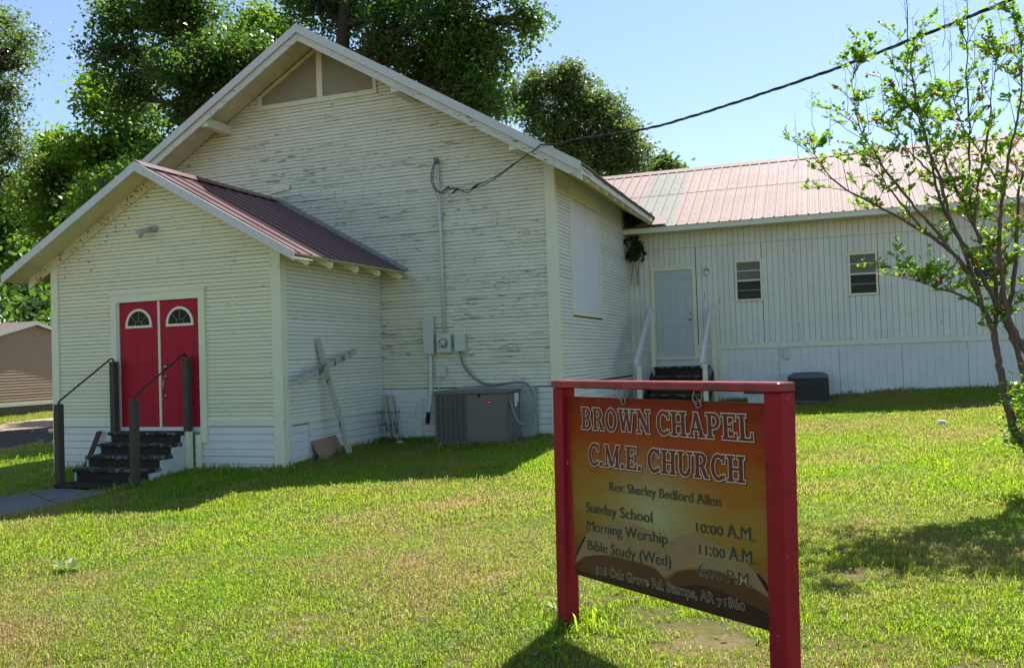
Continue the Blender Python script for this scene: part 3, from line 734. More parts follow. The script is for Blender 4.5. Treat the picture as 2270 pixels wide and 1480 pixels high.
# openings: (x0,x1,z0,z1)
ADX0, ADX1, ADZ0, ADZ1 = -3.73, -2.72, 1.42, 3.53
wins = [(-1.86, -1.28), (.475, 1.065), (2.77, 3.36)]
WZa, WZb = 2.66, 3.56
holes = [(ADX0, ADX1, 0, ADZ1)]+[(a, b_, WZa, WZb) for a, b_ in wins]
R = random.Random(21)
x = -4.24; z_lo, z_mid, z_hi = 1.74, 3.93, 4.60
while x < AX1:
    w_ = .118
    for (za, zb) in ((z_lo, z_mid), (z_mid, z_hi)):
        if za == z_mid: za = z_mid+.004
        recs = [(x+.0027, min(x+w_, AX1)-.0027, za, zb)]
        for (a, b_, h0_, h1_) in holes:
            ns = []
            for (p0, p1, q0, q1) in recs:
                if p1 <= a or p0 >= b_ or q1 <= h0_ or q0 >= h1_: ns.append((p0, p1, q0, q1)); continue
                if p0 < a-.012: ns.append((p0, a, q0, q1))
                if p1 > b_+.012: ns.append((b_, p1, q0, q1))
                c0, c1 = max(p0, a), min(p1, b_)
                if c1-c0 > .012:
                    if h0_ > q0+.03: ns.append((c0, c1, q0, h0_))
                    if h1_ < q1-.03: ns.append((c0, c1, h1_, q1))
            recs = ns
        jy = R.uniform(0, .0025)
        for (p0, p1, q0, q1) in recs:
            b = MB(); b.bbox(p0, p1, YA+.002-jy, YA+.026, q0, q1, .0035); part('vertical_board', M['vert'], aw, b)
    x += w_
b = MB()
b.box(-4.24, ADX0, YA-.018, YA+.02, 1.62, 1.738); b.box(ADX1, AX1, YA-.018, YA+.02, 1.62, 1.738)
part('trim_board', M['trim_h'], aw, b)
b = MB(); b.box(-2.33, -2.22, YA-.026, YA+.02, .40, 1.615); part('trim_board', M['trim'], aw, b)
x = -2.219
k = 0
while x < AX1:                                  # lower grooved sheets
    x1 = min(x+1.22, AX1); b = MB(); xx = x
    m_ = 8
    for i in range(m_): b.bbox(x+(x1-x)*i/m_+.0008, x+(x1-x)*(i+1)/m_-.0008, YA+.004+.002*(k % 2), YA+.024, gz((x+x1)/2, YA)-.03, 1.618, .0025)
    part('skirt_sheet', M['skirt'], aw, b); x = x1+.004; k += 1
b = MB(); b.box(-4.24, -2.335, YA+.003, YA+.024, .3, 1.62); part('skirt_sheet', M['skirt'], aw, b)
# door
fr = MB(); y = YA-.028
fr.box(ADX0-.0, ADX0+.085, y, YA+.02, ADZ0+.05, ADZ1-.095); fr.box(ADX1-.085, ADX1, y, YA+.02, ADZ0+.05, ADZ1-.095); fr.box(ADX0, ADX1, y-.002, YA+.02, ADZ1-.095, ADZ1); fr.box(ADX0, ADX1, y-.02, YA+.02, ADZ0, ADZ0+.05)
af = fr.build('door_frame', [M['trim']], annex)
b = MB(); b.bbox(ADX0+.09, ADX1-.09, YA-.008, YA+.022, ADZ0+.06, ADZ1-.10, .003); ad = b.build('door', [M['door_white']], annex); ad['label'] = 'pale grey six panel metal door with two round knobs'
dx = ADX0+.09; dw = ADX1-.09-dx; dh = ADZ1-.1-ADZ0-.06
for (ua, ub) in ((.16, .44), (.56, .84)):
    for (va, vb) in ((.07, .36), (.43, .79), (.85, .93)):
        b = MB(); xa, xb, za, zb = dx+dw*ua, dx+dw*ub, ADZ0+.06+dh*va, ADZ0+.06+dh*vb; yy = YA-.0085
        for (p0, p1, q0, q1) in ((xa, xb, za, za+.014), (xa, xb, zb-.014, zb), (xa, xa+.014, za+.014, zb-.014), (xb-.014, xb, za+.014, zb-.014)): b.box(p0, p1, yy-.009, yy+.001, q0, q1)
        b.bbox(xa+.035, xb-.035, yy-.004, yy+.001, za+.035, zb-.035, .0025)
        part('door_panel', M['door_white'], ad, b)
for z in (2.44, 2.31):
    b = MB(); b.disc((ADX1-.15, YA-.008, z), (0, -1, 0), .022, .012, 14); b.disc((ADX1-.15, YA-.020, z), (0, -1, 0), .020 if z > 2.4 else .012, .03 if z < 2.4 else .006, 12)
    if z < 2.4: b.disc((ADX1-.15, YA-.05, z), (0, -1, 0), .027, .028, 14, 0, .018)
    part('door_knob', M['steel'], ad, b, smooth=False)
# windows: one built, copied twice
def annex_window(xa, xb):
    f = MB(); y0, y1 = YA-.028, YA+.022; t = .042
    f.box(xa, xa+t, y0, y1, WZa+t, WZb-t); f.box(xb-t, xb, y0, y1, WZa+t, WZb-t); f.box(xa, xb, y0, y1, WZb-t, WZb); f.box(xa, xb, y0-.012, y1, WZa, WZa+t)
    f.box(xa-.012, xb+.012, y0-.012, y0+.02, WZb, WZb+.012)
    fo = f.build('window', [M['trim']], annex)
    zm = (WZa+WZb)/2; ix0, ix1 = xa+t, xb-t
    b = MB(); b.box(ix0, ix1, YA-.024, YA+.004, zm-.018, zm+.020); part('meeting_rail', M['plainwhite'], fo, b)
    for z in (zm+.215, zm-.215):
        b = MB(); b.box(ix0, ix1, YA-.012 if z > zm else YA-.003, YA+.002, z-.010, z+.010); part('glazing_bar', M['plainwhite'] if z > zm else M['box'], fo, b)
    for (za, zb, m_) in ((WZa+t, zm-.018, 'glass'), (zm+.020, WZb-t, 'curtain')):
        b = MB(); b.box(ix0, ix1, YA+.003, YA+.006, za, zb); part('pane', M['win_glass'], fo, b)
    b = MB(); b.box(ix0, ix1, YA-.0045, YA-.0035, WZa+t, WZb-t); part('insect_screen', M['screen2'], fo, b)
    return fo
def screen2():
    b = NB('fine_window_screen'); tr = b.n('ShaderNodeBsdfTransparent'); p = b.n('ShaderNodeBsdfDiffuse'); p.inputs[0].default_value = (.055, .053, .045, 1)
    mx = b.n('ShaderNodeMixShader'); mx.inputs[0].default_value = .2
    b.l(tr.outputs[0], mx.inputs[1]); b.l(p.outputs[0], mx.inputs[2]); b.l(mx.outputs[0], b.out.inputs[0]); return b.m
M['screen2'] = screen2()
def win_glass():
    b = NB('dusty_window_glass'); f = b.noise(b.pos((1, 1, 3)), 6, 6, .7)
    z = b.n('ShaderNodeSeparateXYZ'); b.l(b.pos(), z.inputs[0])
    up = b.math('GREATER_THAN', z.outputs[2], (WZa+WZb)/2)
    c = b.mix(up, b.mix(f, (.045, .042, .034), (.10, .09, .07)), b.mix(f, (.30, .28, .20), (.48, .44, .33)))
    return b.bsdf(c, .3, 0, None, .25)
M['win_glass'] = win_glass()
w0 = annex_window(*wins[0])
def copy_part(o, dx, parent):
    c = o.copy(); COL.objects.link(c); c.parent = parent; return c
for (xa, xb) in wins[1:]:
    c = w0.copy(); COL.objects.link(c); c.location = (w0.location.x+xa-wins[0][0], w0.location.y, w0.location.z)
    for ch in list(w0.children):
        d = ch.copy(); COL.objects.link(d); d.parent = c
# annex roof
asl = (ARZ-AEZ)/(ARY-AEY); acs = math.cos(math.atan(asl)); asn = math.sin(math.atan(asl))
rf = MB(); XL = -6.0
rf.prism([(XL, AEY+.03, AEZ-.075), (XL, ARY, ARZ-.07), (XL, ARY, ARZ-.03), (XL, AEY+.03, AEZ-.035)], (AX1+.4-XL, 0, 0))
rf.prism([(XL, ARY, ARZ-.03), (XL, ARY, ARZ-.07), (XL, 26.1, ARZ-.07-asl*3.55), (XL, 26.1, ARZ-.03-asl*3.55)], (AX1+.4-XL, 0, 0))
aroof = rf.build('annex_roof', [M['soffit']], annex)
Lr = math.hypot(ARY-AEY, ARZ-AEZ); dn = np.array((0, -acs, -asn)); up = np.array((0, -asn, acs)); ridge0 = np.array((0, ARY, ARZ-.025))
x = -5.9; k = 0; Lu = Lr*.47
while x < AX1+.3:
    w_ = .92
    grey = -4.35 < x < -3.5
    ucol = M['roof_grey'] if grey else M['roof_pink']
    lcol = M['roof_grey'] if -4.9 < x < -3.3 else M['roof_pink']
    j = R.uniform(-.03, .03)
    ribbed_sheet('roof_sheet', aroof, ucol, ridge0+np.array((x, 0, 0))+up*(.004+.0012*(k % 2)), ridge0+np.array((x+w_-.002, 0, 0)), dn, Lu+j, (1, 0, 0), up, 4, .042, .022, True)
    ribbed_sheet('roof_sheet', aroof, lcol, ridge0+np.array((x, 0, 0))+dn*(Lu-.10)+up*(.0012*(k % 2)-.003), ridge0+np.array((x+w_-.002, 0, 0))+dn*(Lu-.10), dn, Lr-Lu+.13, (1, 0, 0), up, 4, .042, .022, True)
    x += w_; k += 1
b = MB(); x = -5.9
while x < AX1+.2:
    for row in range(9):
        q = ridge0+np.array((x+R.uniform(-.01, .01), 0, 0))+dn*(.12+row*.46)+up*.008; e1 = np.array((.0055, 0, 0)); e2 = dn*.0055
        b.prism([q-e1-e2, q+e1-e2, q+e1+e2, q-e1+e2], up*.007)
    x += .115
b.build('screw', [M['rust']], aroof, kind='stuff')
b = MB(); b.prism([(XL, ARY-.17, ARZ-.17*asl+.004), (XL, ARY, ARZ+.012), (XL, ARY+.17, ARZ-.17*asl+.004), (XL, ARY, ARZ+.022)], (AX1+.4-XL, 0, 0)); part('ridge_cap', M['roof_pink'], aroof, b)
b = MB(); xs = np.linspace(-4.22, AX1+.35, 4)
for i in range(3): b.box(xs[i], xs[i+1]-.003, AEY-.004*(i % 2), AEY+.022, AEZ-.155, AEZ-.045)
part('fascia_board', M['trim_h'], aroof, b)
b = MB(); b.box(-4.2, AX1+.3, AEY+.022, YA+.01, AEZ-.14, AEZ-.125); part('soffit_panel', M['soffit'], aroof, b)
# bits of flashing where both roofs meet
b = MB(); b.prism([(-3.9, 19.02, 4.425), (-3.25, 19.02, 4.425), (-3.30, 19.45, 4.675), (-3.72, 19.45, 4.675)], (0, -.003, .006)); part('flashing', M['roof_pink'], aroof, b)

# ------------------------------------------------------------------ church steps, posts and rails
SX0, SX1 = -10.70, -9.33
steps = thing('church_steps', 'five worn dark concrete steps up to the red double doors', 'steps', (-10.0, 10.2, -.1))
prof = [(9.58, -.05), (9.92, .14), (10.15, .305), (10.39, .465), (10.60, .625)]
for k, (y, z) in enumerate(prof):
    yb = PY-.034 if k == len(prof)-1 else prof[k+1][0]+.06
    b = MB(); b.box(SX0+.03, SX1-.005, y+.045, PY-.036, z-.19 if k else -.25, z-.055); part('riser', M['step_dark'], steps, b)
    # tread with rounded nosing
    pr_ = [(y+.02, z-.055)]+[(y+.026-.026*math.sin(t), z-.0275-.0275*math.cos(t)) for t in np.linspace(.3, PI-.3, 6)]+[(y+.03, z)]
    b = MB(); b.prism([(SX0-.02, yy, zz) for yy, zz in pr_]+[(SX0-.02, yb, z), (SX0-.02, yb, z-.055)], (SX1-SX0+.05, 0, 0)); part('tread', M['step_edge'] if k > 0 else M['step_dark'], steps, b)
b = MB(); pts = [(SX1, PY-.035, -.3), (SX1, PY-.035, .57)]
for (y, z) in prof[::-1]: pts += [(SX1, y+.05, z-.06), (SX1, y+.05, z-.22 if z > 0 else -.3)]
b.prism(pts[:-1]+[(SX1, prof[0][0]+.05, -.3)], (.035, 0, 0)); part('cheek', M['stucco'], steps, b)
b = MB(); b.prism([(SX0-.035, p[1], p[2]) for p in pts[:-1]+[(0, prof[0][0]+.05, -.3)]], (.035, 0, 0)); part('cheek', M['stucco'], steps, b)
def rail_set(x, yf, zf0, zf1, yb, zb1, lab, painted_foot):
    t = thing('handrail', lab, 'handrail', (x, (yf+yb)/2, zf0), 'handrails beside the church steps')
    b = MB(); b.prism([(x-.046, yf-.05, zf0-.1), (x+.046, yf-.05, zf0-.1), (x+.05, yf+.045, zf0-.1), (x-.046, yf+.045, zf0-.1)], (0, 0, zf1-zf0+.1-.02))
    b.prism([(x-.046, yf-.05, zf1-.02), (x+.046, yf-.05, zf1-.02), (x+.046, yf+.045, zf1-.02), (x-.046, yf+.045, zf1-.02)], (0, .0, .0201)); part('post', M['weathered'], t, b)
    b = MB(); b.box(x-.046, x+.05, yb-.045, yb+.045, .62, zb1); part('post', M['weathered'], t, b)
    b = MB(); b.box(x-.05, x+.052, yb-.047, yb+.047, -.15 if painted_foot else .1, .62); o = part('post_foot', M['trim'], t, b); o['label'] = 'white painted foot of the post'
    P = [(x, yf, zf1-.005), (x, yf, zf1+.035), (x, yf+.03, zf1+.055), (x, yb-.06, zb1+.045), (x, yb-.02, zb1+.045), (x, yb, zb1+.02), (x, yb, zb1-.01)]
    b = MB(); b.tube(P, .0135, 8); part('rail', M['iron'], t, b, smooth=True); return t
rail_set(-9.275, 9.66, -.06, 1.17, 10.75, 1.76, 'iron handrail on two weathered posts in front of the red door leaves, nearest the sign', True)
rail_set(-10.715, 9.69, -.11, 1.12, 10.75, 1.73, 'iron handrail on two weathered posts at the porch corner side of the steps', False)
b = MB(); b.box(-9.18, -9.09, PY-.045, PY-.008, -.1, .60); tag(b.build('upright_board', M['trim']), 'short white board standing against the skirting between steps and porch corner', 'board')
b = MB(); b.prism([(-11.12, PY-.05, .62), (-11.02, PY-.05, .63), (-11.16, PY-.30, -.12), (-11.26, PY-.30, -.12)], (0, -.022, 0)); tag(b.build('leaning_board', M['rust']), 'thin brown board leaning on the porch skirting left of the steps', 'board')

# ------------------------------------------------------------------ things against the gable wall
def loc_of(p): return (float(p[0]), float(p[1]), float(p[2]))
# electric service
mp = at(985, 760, 1, YM-.1)
mt = thing('electric_meter', 'painted meter box with round glass meter and tall conduit mast on the gable wall', 'electric meter', (mp[0], YM-.02, 1.6))
yw = YM-.022
def pbox(x0, y0, x1, y1, dep):
    a = at(x0, y0, 1, yw-dep); c = at(x1, y1, 1, yw-dep); return (a[0], c[0], yw-dep, yw, c[2], a[2])
b = MB(); b.bbox(*pbox(967, 740, 999, 781, .11), .006); part('meter_box', M['box'], mt, b)
q = at(983, 760, 1, yw-.11)
b = MB(); b.disc((q[0], yw-.11, q[2]), (0, -1, 0), .088, .02, 24); part('meter_ring', M['steel'], mt, b)
def meterglass():
    b = NB('meter_glass'); f = b.noise(b.pos(), 22, 3); c = b.mix(b.math('GREATER_THAN', f, .56), (.42, .50, .36), (.06, .07, .05)); return b.bsdf(c, .08, 0, None, .8)
M['meter'] = meterglass()
b = MB(); b.disc((q[0], yw-.13, q[2]), (0, -1, 0), .074, .055, 24, 0, .058); part('meter_glass', M['meter'], mt, b)
m0 = at(968, 356, 1, yw-.05); m1 = at(985, 738, 1, yw-.05)
b = MB(); b.tube([(m1[0], yw-.05, m1[2]), (m0[0]+.02, yw-.05, m0[2]-.05)], .026, 12); part('mast', M['pipe'], mt, b, smooth=True)
b = MB(); b.tube([(m0[0]+.02, yw-.05, m0[2]-.06), (m0[0]+.015, yw-.06, m0[2]), (m0[0]-.01, yw-.12, m0[2]+.015)], [.036, .048, .03], 12); part('weatherhead', M['conduit'], mt, b, smooth=True)
for (px_, py_) in ((980, 602), (974, 480)):
    q = at(px_, py_, 1, yw-.05); b = MB(); b.box(q[0]-.05, q[0]+.06, yw-.078, yw, q[2]-.012, q[2]+.012); part('strap', M['pipe'], mt, b)
bk = thing('breaker_box', 'tall narrow painted breaker box left of the round meter', 'electrical box', (mp[0]-.3, YM-.02, 1.7))
b = MB(); b.bbox(*pbox(937, 703, 960, 786, .10), .006); part('cabinet', M['box'], bk, b)
bx = pbox(936, 701, 961, 786, .118); b = MB(); b.bbox(bx[0], bx[1], bx[2], bx[2]+.015, bx[4]+.02, bx[5], .004); part('lid', M['box'], bk, b)
P = [at(954, 786, 1, yw-.05), at(955, 868, 1, yw-.05), at(953, 890, 1, yw-.08), at(950, 915, 1, yw-.16)]
b = MB(); b.tube(smooth_path(P, 4), .036, 12, cap=True); b.disc(P[-1]+np.array((0, -.001, -.002)), P[-1]-P[-2], .037, .004, 12); part('drop_pipe', M['pipe'], bk, b, smooth=True)
b = MB(); b.tube([P[-1], P[-1]+(P[-1]-P[-2])*.9], .040, 10); part('open_end', M['gap'], bk, b)
sb = thing('switch_box', 'small square painted switch box right of the round meter', 'electrical box', (mp[0]+.3, YM-.02, 1.8))
b = MB(); b.bbox(*pbox(1006, 741, 1029, 778, .10), .006); part('cabinet', M['box'], sb, b)
P = [at(1019, 778, 1, yw-.05), at(1026, 806, 1, yw-.05), at(1046, 833, 1, yw-.06), at(1073, 850, 1, yw-.07), at(1095, 853, 1, 13.6), at(1120, 850, 1, 13.45), at(1150, 847, 1, 13.35), at(1170, 852, 1, 13.3), at(1182, 875, 1, 13.25), at(1187, 902, 1, 13.2), at(1178, 927, 1, 13.15), at(1165, 940, 1, 13.1), at(1150, 935, 1, 13.1), at(1137, 912, 1, 13.15), at(1131, 892, 1, 13.2), at(1127, 878, 1, 13.25)]
b = MB(); b.tube(smooth_path(P, 5), .021, 8); part('flexible_conduit', M['conduit'], sb, b, smooth=True)
jb = thing('junction_box', 'small painted junction box low on the wall below the meter', 'electrical box', (mp[0], YM-.02, 1.4))
b = MB(); b.bbox(*pbox(966, 810, 987, 835, .07), .005); part('cabinet', M['box'], jb, b)
a_, c_ = at(973, 835, 1, yw-.03), at(973, 866, 1, yw-.03); b = MB(); b.tube([a_, c_], .008, 6); part('stub_pipe', M['pipe'], jb, b)
a_, c_ = at(999, 776, 1, yw-.05), at(1006, 776, 1, yw-.05)
b = MB(); b.tube([a_, c_], .012, 6); part('nipple', M['pipe'], mt, b)
# service wires
wr = thing('service_wires', 'black wires looping from the mast head up to the eave', 'wires', (-6.2, YM-.2, 4.9))
def wire(pts, r, nm='wire', par=wr, mat='cable'):
    b = MB(); b.tube(smooth_path([at(x, y, 1, d) for x, y, d in pts], 6), r, 6); return b.build(nm, M[mat], par, smooth=True)
y2 = YM-.1
wire([(966, 352, y2), (958, 375, y2-.08), (956, 400, y2-.08), (965, 422, y2-.08), (978, 427, y2-.08), (992, 418, y2-.08), (1010, 421, y2-.1), (1035, 421, y2-.1), (1060, 415, y2-.12), (1095, 398, y2-.3), (1141, 364, y2-.5), (1170, 343, 13.22), (1196, 324, 13.1)], .0075)
wire([(968, 352, y2), (961, 378, y2-.06), (960, 402, y2-.06), (968, 420, y2-.06), (985, 428, y2-.06), (1003, 416, y2-.06), (1022, 422, y2-.1), (1038, 427, y2-.1), (1058, 411, y2-.12), (1098, 392, y2-.3), (1141, 362, y2-.5)], .0075)
wire([(970, 352, y2), (976, 380, y2-.06), (979, 405, y2-.05), (990, 415, y2-.05), (1015, 418, y2-.08), (1040, 409, y2-.1), (1060, 410, y2-.12), (1100, 390, y2-.3), (1170, 341, 13.25), (1197, 321, 13.1)], .004, mat='conduit')
wire([(962, 410, y2-.05), (968, 435, y2-.05), (978, 447, y2-.05), (990, 440, y2-.06), (1005, 425, y2-.08)], .0035, mat='conduit')
for (x, y) in ((990, 418), (1008, 424), (1052, 413), (1056, 412)):
    p = at(x, y, 1, y2-.1); b = MB(); b.tube([p+np.array((-.05, 0, -.035)), p+np.array((.05, 0, .03))], .014, 6); part('splice', M['cable'], wr, b)
# power line: three twisted strands to a pole outside the view
pw = thing('power_line', 'black twisted power cable rising from the church eave across the sky', 'power line', (-4.0, 13.1, 5.0))
keys = [(1197, 321, 13.1), (1235, 320, 12.9), (1290, 307, 12.7), (1430, 286, 12.1), (1560, 250, 11.5), (1740, 191, 10.7), (1870, 146, 10.1), (2010, 92, 9.5), (2130, 45, 9.0), (2245, -3, 8.5), (2420, -85, 7.8), (2700, -230, 6.8)]
path = smooth_path([at(x, y, 1, d) for x, y, d in keys], 24)
for s in range(3):
    out = []; L = 0
    for i, p in enumerate(path):
        if i: L += np.linalg.norm(p-path[i-1])
        ph = L*9+s*2*PI/3; rr = .011 if i > 20 else .007
        out.append(p+np.array((0, math.cos(ph)*rr, math.sin(ph)*rr)))
    b = MB(); b.tube(out, .0095 if s < 2 else .006, 6); part('strand', M['cable'], pw, b, smooth=True)

# packaged air conditioner
AY0, AY1 = 13.0, 13.62; az = .16
a_, c_ = at(962, 868, 1, AY0), at(1119, 868, 1, AY0); AX0_, AX1_ = a_[0], c_[0]; AZ1 = 1.07
ac = thing('air_conditioner', 'grey brown packaged air conditioner with slatted grille beside the gable wall', 'air conditioner', ((AX0_+AX1_)/2, 13.3, az))
b = MB(); b.bbox(AX0_, AX1_, AY0, AY1, az+.03, AZ1-.05, .008); part('cabinet', M['grey_unit'], ac, b)
b = MB(); b.bbox(AX0_-.02, AX1_+.02, AY0-.02, AY1+.02, AZ1-.052, AZ1, .008); part('top_cover', M['grey_unit'], ac, b)
gx0, gx1 = AX0_+.04, AX0_+.56
b = MB(); b.box(gx0, gx1, AY0-.006, AY0+.01, az+.09, AZ1-.07); part('coil', M['grille'], ac, b)
for k in range(7):
    x = gx0+(gx1-gx0)*k/6.0
    b = MB(); b.bbox(x-.009, x+.009, AY0-.022, AY0-.0065, az+.08, AZ1-.065, .002); part('grille_bar', M['grey_unit'], ac, b)
b = MB()
for k in range(40): b.box(gx0, gx1, AY0-.010, AY0-.0061, az+.10+k*.0195, az+.104+k*.0195)
b.build('fin', [M['conduit']], ac, kind='stuff')
b = MB(); b.bbox(gx1+.012, AX1_-.012, AY0-.006, AY0+.004, az+.06, AZ1-.06, .004); part('side_panel', M['grey_unit'], ac, b)
q = at(1083, 891, 1, AY0-.007); b = MB(); b.bbox(q[0]-.058, q[0]+.058, AY0-.012, AY0-.006, q[2]-.025, q[2]+.025, .004); lb = part('badge', M['redlabel'], ac, b)
b = MB()
for k, wd_ in enumerate((.008, .006, .02, .006, .008)): b.box(q[0]-.034+k*.018, q[0]-.034+k*.018+wd_*.7, AY0-.0135, AY0-.0121, q[2]-.008, q[2]+.008)
part('badge_mark', M['white_plastic'], lb, b)
q = at(1062, 877, 1, AY0-.007); b = MB(); b.disc((q[0], AY0-.006, q[2]), (0, -1, 0), .027, .004, 16); part('port', M['gap'], ac, b)
q = at(1143, 888, 0, AX1_); b = MB(); b.bbox(AX1_-.002, AX1_+.004, q[1]-.05, q[1]+.05, .78, 1.0, .001); part('paper_label', M['whitelabel'], ac, b)
b = MB(); b.bbox(AX1_-.002, AX1_+.003, q[1]+.07, q[1]+.15, .85, 1.0, .001); part('paper_label', M['whitelabel'], ac, b)
b = MB(); b.box(AX0_+.05, AX1_-.01, AY1+.021, YM-.028, az+.05, AZ1-.06); part('duct', M['duct'], ac, b)
b = MB(); b.prism([(AX0_+.05, AY1+.01, AZ1+.003), (AX1_+.03, AY1+.01, AZ1+.003), (AX1_+.03, YM-.03, AZ1+.05), (AX0_+.20, YM-.03, AZ1+.05)], (0, 0, -.02)); part('duct_cover', M['duct'], ac, b)
b = MB(); b.box(AX1_+.0, AX1_+.26, YM-.22, YM-.026, az+.02, AZ1+.02); part('duct', M['duct'], ac, b)
b = MB(); b.prism([(AX0_-.25, 12.9, az-.08), (AX1_+.25, 12.9, az-.06), (AX1_+.35, YM-.03, az-.06), (AX0_-.1, YM-.03, az-.08)], (0, 0, .085)); tag(b.build('equipment_pad', M['concrete']), 'thin concrete pad under the grey air conditioner', 'concrete pad')

# wooden cross leaning on the porch side wall
def ground_at(px, py, z=0.):
    for _ in range(12):
        p = at(px, py, 2, z); z = gz(p[0], p[1])
    return np.array((p[0], p[1], z))
top = at(703, 749, 0, PX1+.05); base = ground_at(776, 1008, .05)
cr = thing('wooden_cross', 'weathered white wooden cross leaning crooked on the porch side wall', 'cross', base)
nrm = np.cross(base-top, (0, 1, 0)); 
M['cross'] = painted('weathered_cross_paint', (9, 9, 5), 1.35, (.46, .47, .38), .3, (.12, .11, .10))
b = MB(); b.bar(top, base, .075, .07, (1, 0, .3)); part('upright', M['cross'], cr, b)
fr = .33; mid = top+(base-top)*fr
cl, crr = at(665, 844, 0, mid[0]+.09), at(786, 779, 0, mid[0]+.06)
b = MB(); b.bar(cl, crr, .07, .085, (0, .3, 1)); part('crossbar', M['cross'], cr, b)
# masonry block leaning
p0, p1 = ground_at(728, 1022), ground_at(766, 1003); t0, t1 = at(700, 975, 0, PX1+.10), at(744, 963, 0, PX1+.08)
bl = MB(); bl.prism([p0+np.array((0, 0, -.02)), p1+np.array((0, 0, -.02)), t1, t0], (-.085, -.02, -.02))
tag(bl.build('masonry_block', M['block']), 'rough brown masonry block leaning by the crawl hatch beside the cross', 'block')
# leaning fence boards in the corner
for k, (q0, q1, lab) in enumerate((((846, 877), (866, 978), 'grey white board leaning in the corner, left one behind the wire cage'), ((860, 876), (881, 980), 'grey white board leaning in the corner, right one behind the wire cage'))):
    a_ = at(q0[0]+4, q0[1], 1, YM-.06); c_ = ground_at(q1[0], q1[1]); c_[1] = min(c_[1], YM-.12)
    b = MB(); b.bar(a_, (c_[0], c_[1], c_[2]-.02), .10, .022, (0, -1, .1)); tag(b.build('leaning_plank', M['cross']), lab, 'plank')
# wire tomato cage
cb_ = ground_at(862, 984); cb_[1] = min(cb_[1], YM-.32); cg = thing('wire_cage', 'rusty wire plant cage standing in the corner by the leaning boards', 'plant cage', cb_)
for (z, r) in ((.10, .13), (.34, .165), (.56, .20)):
    b = MB(); b.tube([(cb_[0]+r*math.cos(t), cb_[1]+r*math.sin(t), cb_[2]+z+.01*math.sin(3*t)) for t in np.linspace(0, 2*PI, 18)], .0035, 5); part('hoop', M['iron'], cg, b)
for k in range(6):
    t = k*PI/3+.3; b = MB(); b.tube([(cb_[0]+.11*math.cos(t), cb_[1]+.11*math.sin(t), cb_[2]-.05), (cb_[0]+.205*math.cos(t), cb_[1]+.205*math.sin(t), cb_[2]+.60)], .0035, 5); part('stake', M['iron'], cg, b)
# floodlight on the porch gable
q = at(338, 508, 1, PY-.03); fl_ = thing('flood_light', 'small dusty flood light high on the porch gable', 'flood light', q)
b = MB(); b.disc((q[0]+.02, PY-.004, q[2]+.01), (0, -1, 0), .055, .03, 14); b.tube([(q[0]+.02, PY-.03, q[2]+.01), (q[0]+.005, PY-.08, q[2]-.005)], [.035, .045], 10); part('mount', M['bulb'], fl_, b)
b = MB(); b.tube([(q[0]-.0, PY-.08, q[2]-.0), (q[0]-.05, PY-.13, q[2]-.03), (q[0]-.08, PY-.17, q[2]-.055), (q[0]-.12, PY-.21, q[2]-.09), (q[0]-.125, PY-.215, q[2]-.094)], [.03, .04, .045, .085, .078], 14); part('lamp_head', M['bulb'], fl_, b, smooth=True)

# ------------------------------------------------------------------ annex things
def wall_lamp():
    q = at(1566, 603, 1, YA-.05); t = thing('wall_lamp', 'small round wall lamp beside the grey annex door', 'wall lamp', q)
    b = MB(); b.disc((q[0], YA+.0, q[2]+.04), (0, -1, 0), .05, .02, 14); b.disc((q[0], YA-.02, q[2]+.045), (0, -1, -.1), .042, .06, 14); part('mount', M['steel'], t, b)
    b = MB(); b.tube([(q[0], YA-.055, q[2]+.03), (q[0], YA-.055, q[2]-.01), (q[0], YA-.055, q[2]-.075)], [.038, .045, .03], 12); part('shade', M['white_plastic'], t, b, smooth=True)
wall_lamp()
q = at(1743, 783, 1, YA-.08); t = thing('disconnect_box', 'small grey white disconnect box on the annex skirting above the condenser', 'electrical box', (q[0], YA, q[2]))
b = MB(); b.bbox(q[0]-.065, q[0]+.065, YA-.075, YA+.0, q[2]-.11, q[2]+.10, .006); part('cabinet', M['pipe'], t, b)
b = MB(); b.bbox(q[0]-.075, q[0]+.075, YA-.09, YA+.0, q[2]+.085, q[2]+.115, .004); part('lid', M['box'], t, b)
b = MB(); b.bbox(q[0]-.035, q[0]+.035, YA-.08, YA-.074, q[2]-.06, q[2]+.04, .003); part('pull_out', M['pipe'], t, b)
# condenser
cz_ = gz(-.4, 19.05); q0, q1 = at(1755, 890, 1, 18.75), at(1838, 890, 1, 18.75); x0, x1 = q1[0]-.78, q1[0]; zt_ = at(1795, 831, 1, 18.75)[2]
def rr(x0, x1, y0, y1, z, c): return [(x0+c, y0, z), (x1-c, y0, z), (x1, y0+c, z), (x1, y1-c, z), (x1-c, y1, z), (x0+c, y1, z), (x0, y1-c, z), (x0, y0+c, z)]
cn = thing('air_condenser', 'black square outdoor condenser with grey fan top on the grass by the annex', 'air conditioner', ((x0+x1)/2, 19.1, cz_))
b = MB(); b.prism(rr(x0, x1, 18.75, 19.5, cz_+.03, .06), (0, 0, zt_-.06-cz_-.03)); part('cabinet', M['black_enamel'], cn, b)
for k in range(16):
    z = cz_+.07+k*(zt_-.16-cz_)/16; b = MB(); b.prism(rr(x0-.010, x1+.010, 18.740, 19.510, z, .06), (0, 0, .018)); part('louvre', M['black_enamel'], cn, b)
for xx in (x0+.02, x1-.09):
    b = MB(); b.box(xx, xx+.07, 18.732, 18.742, cz_+.05, zt_-.07); part('corner_post', M['black_enamel'], cn, b)
b = MB(); b.prism(rr(x0-.015, x1+.015, 18.735, 19.515, cz_, .06), (0, 0, .04)); part('base_pan', M['dark_enamel'], cn, b)
b = MB(); R8 = [(x0-.012, 18.738), (x1+.012, 18.738), (x1+.012, 19.512), (x0-.012, 19.512)]
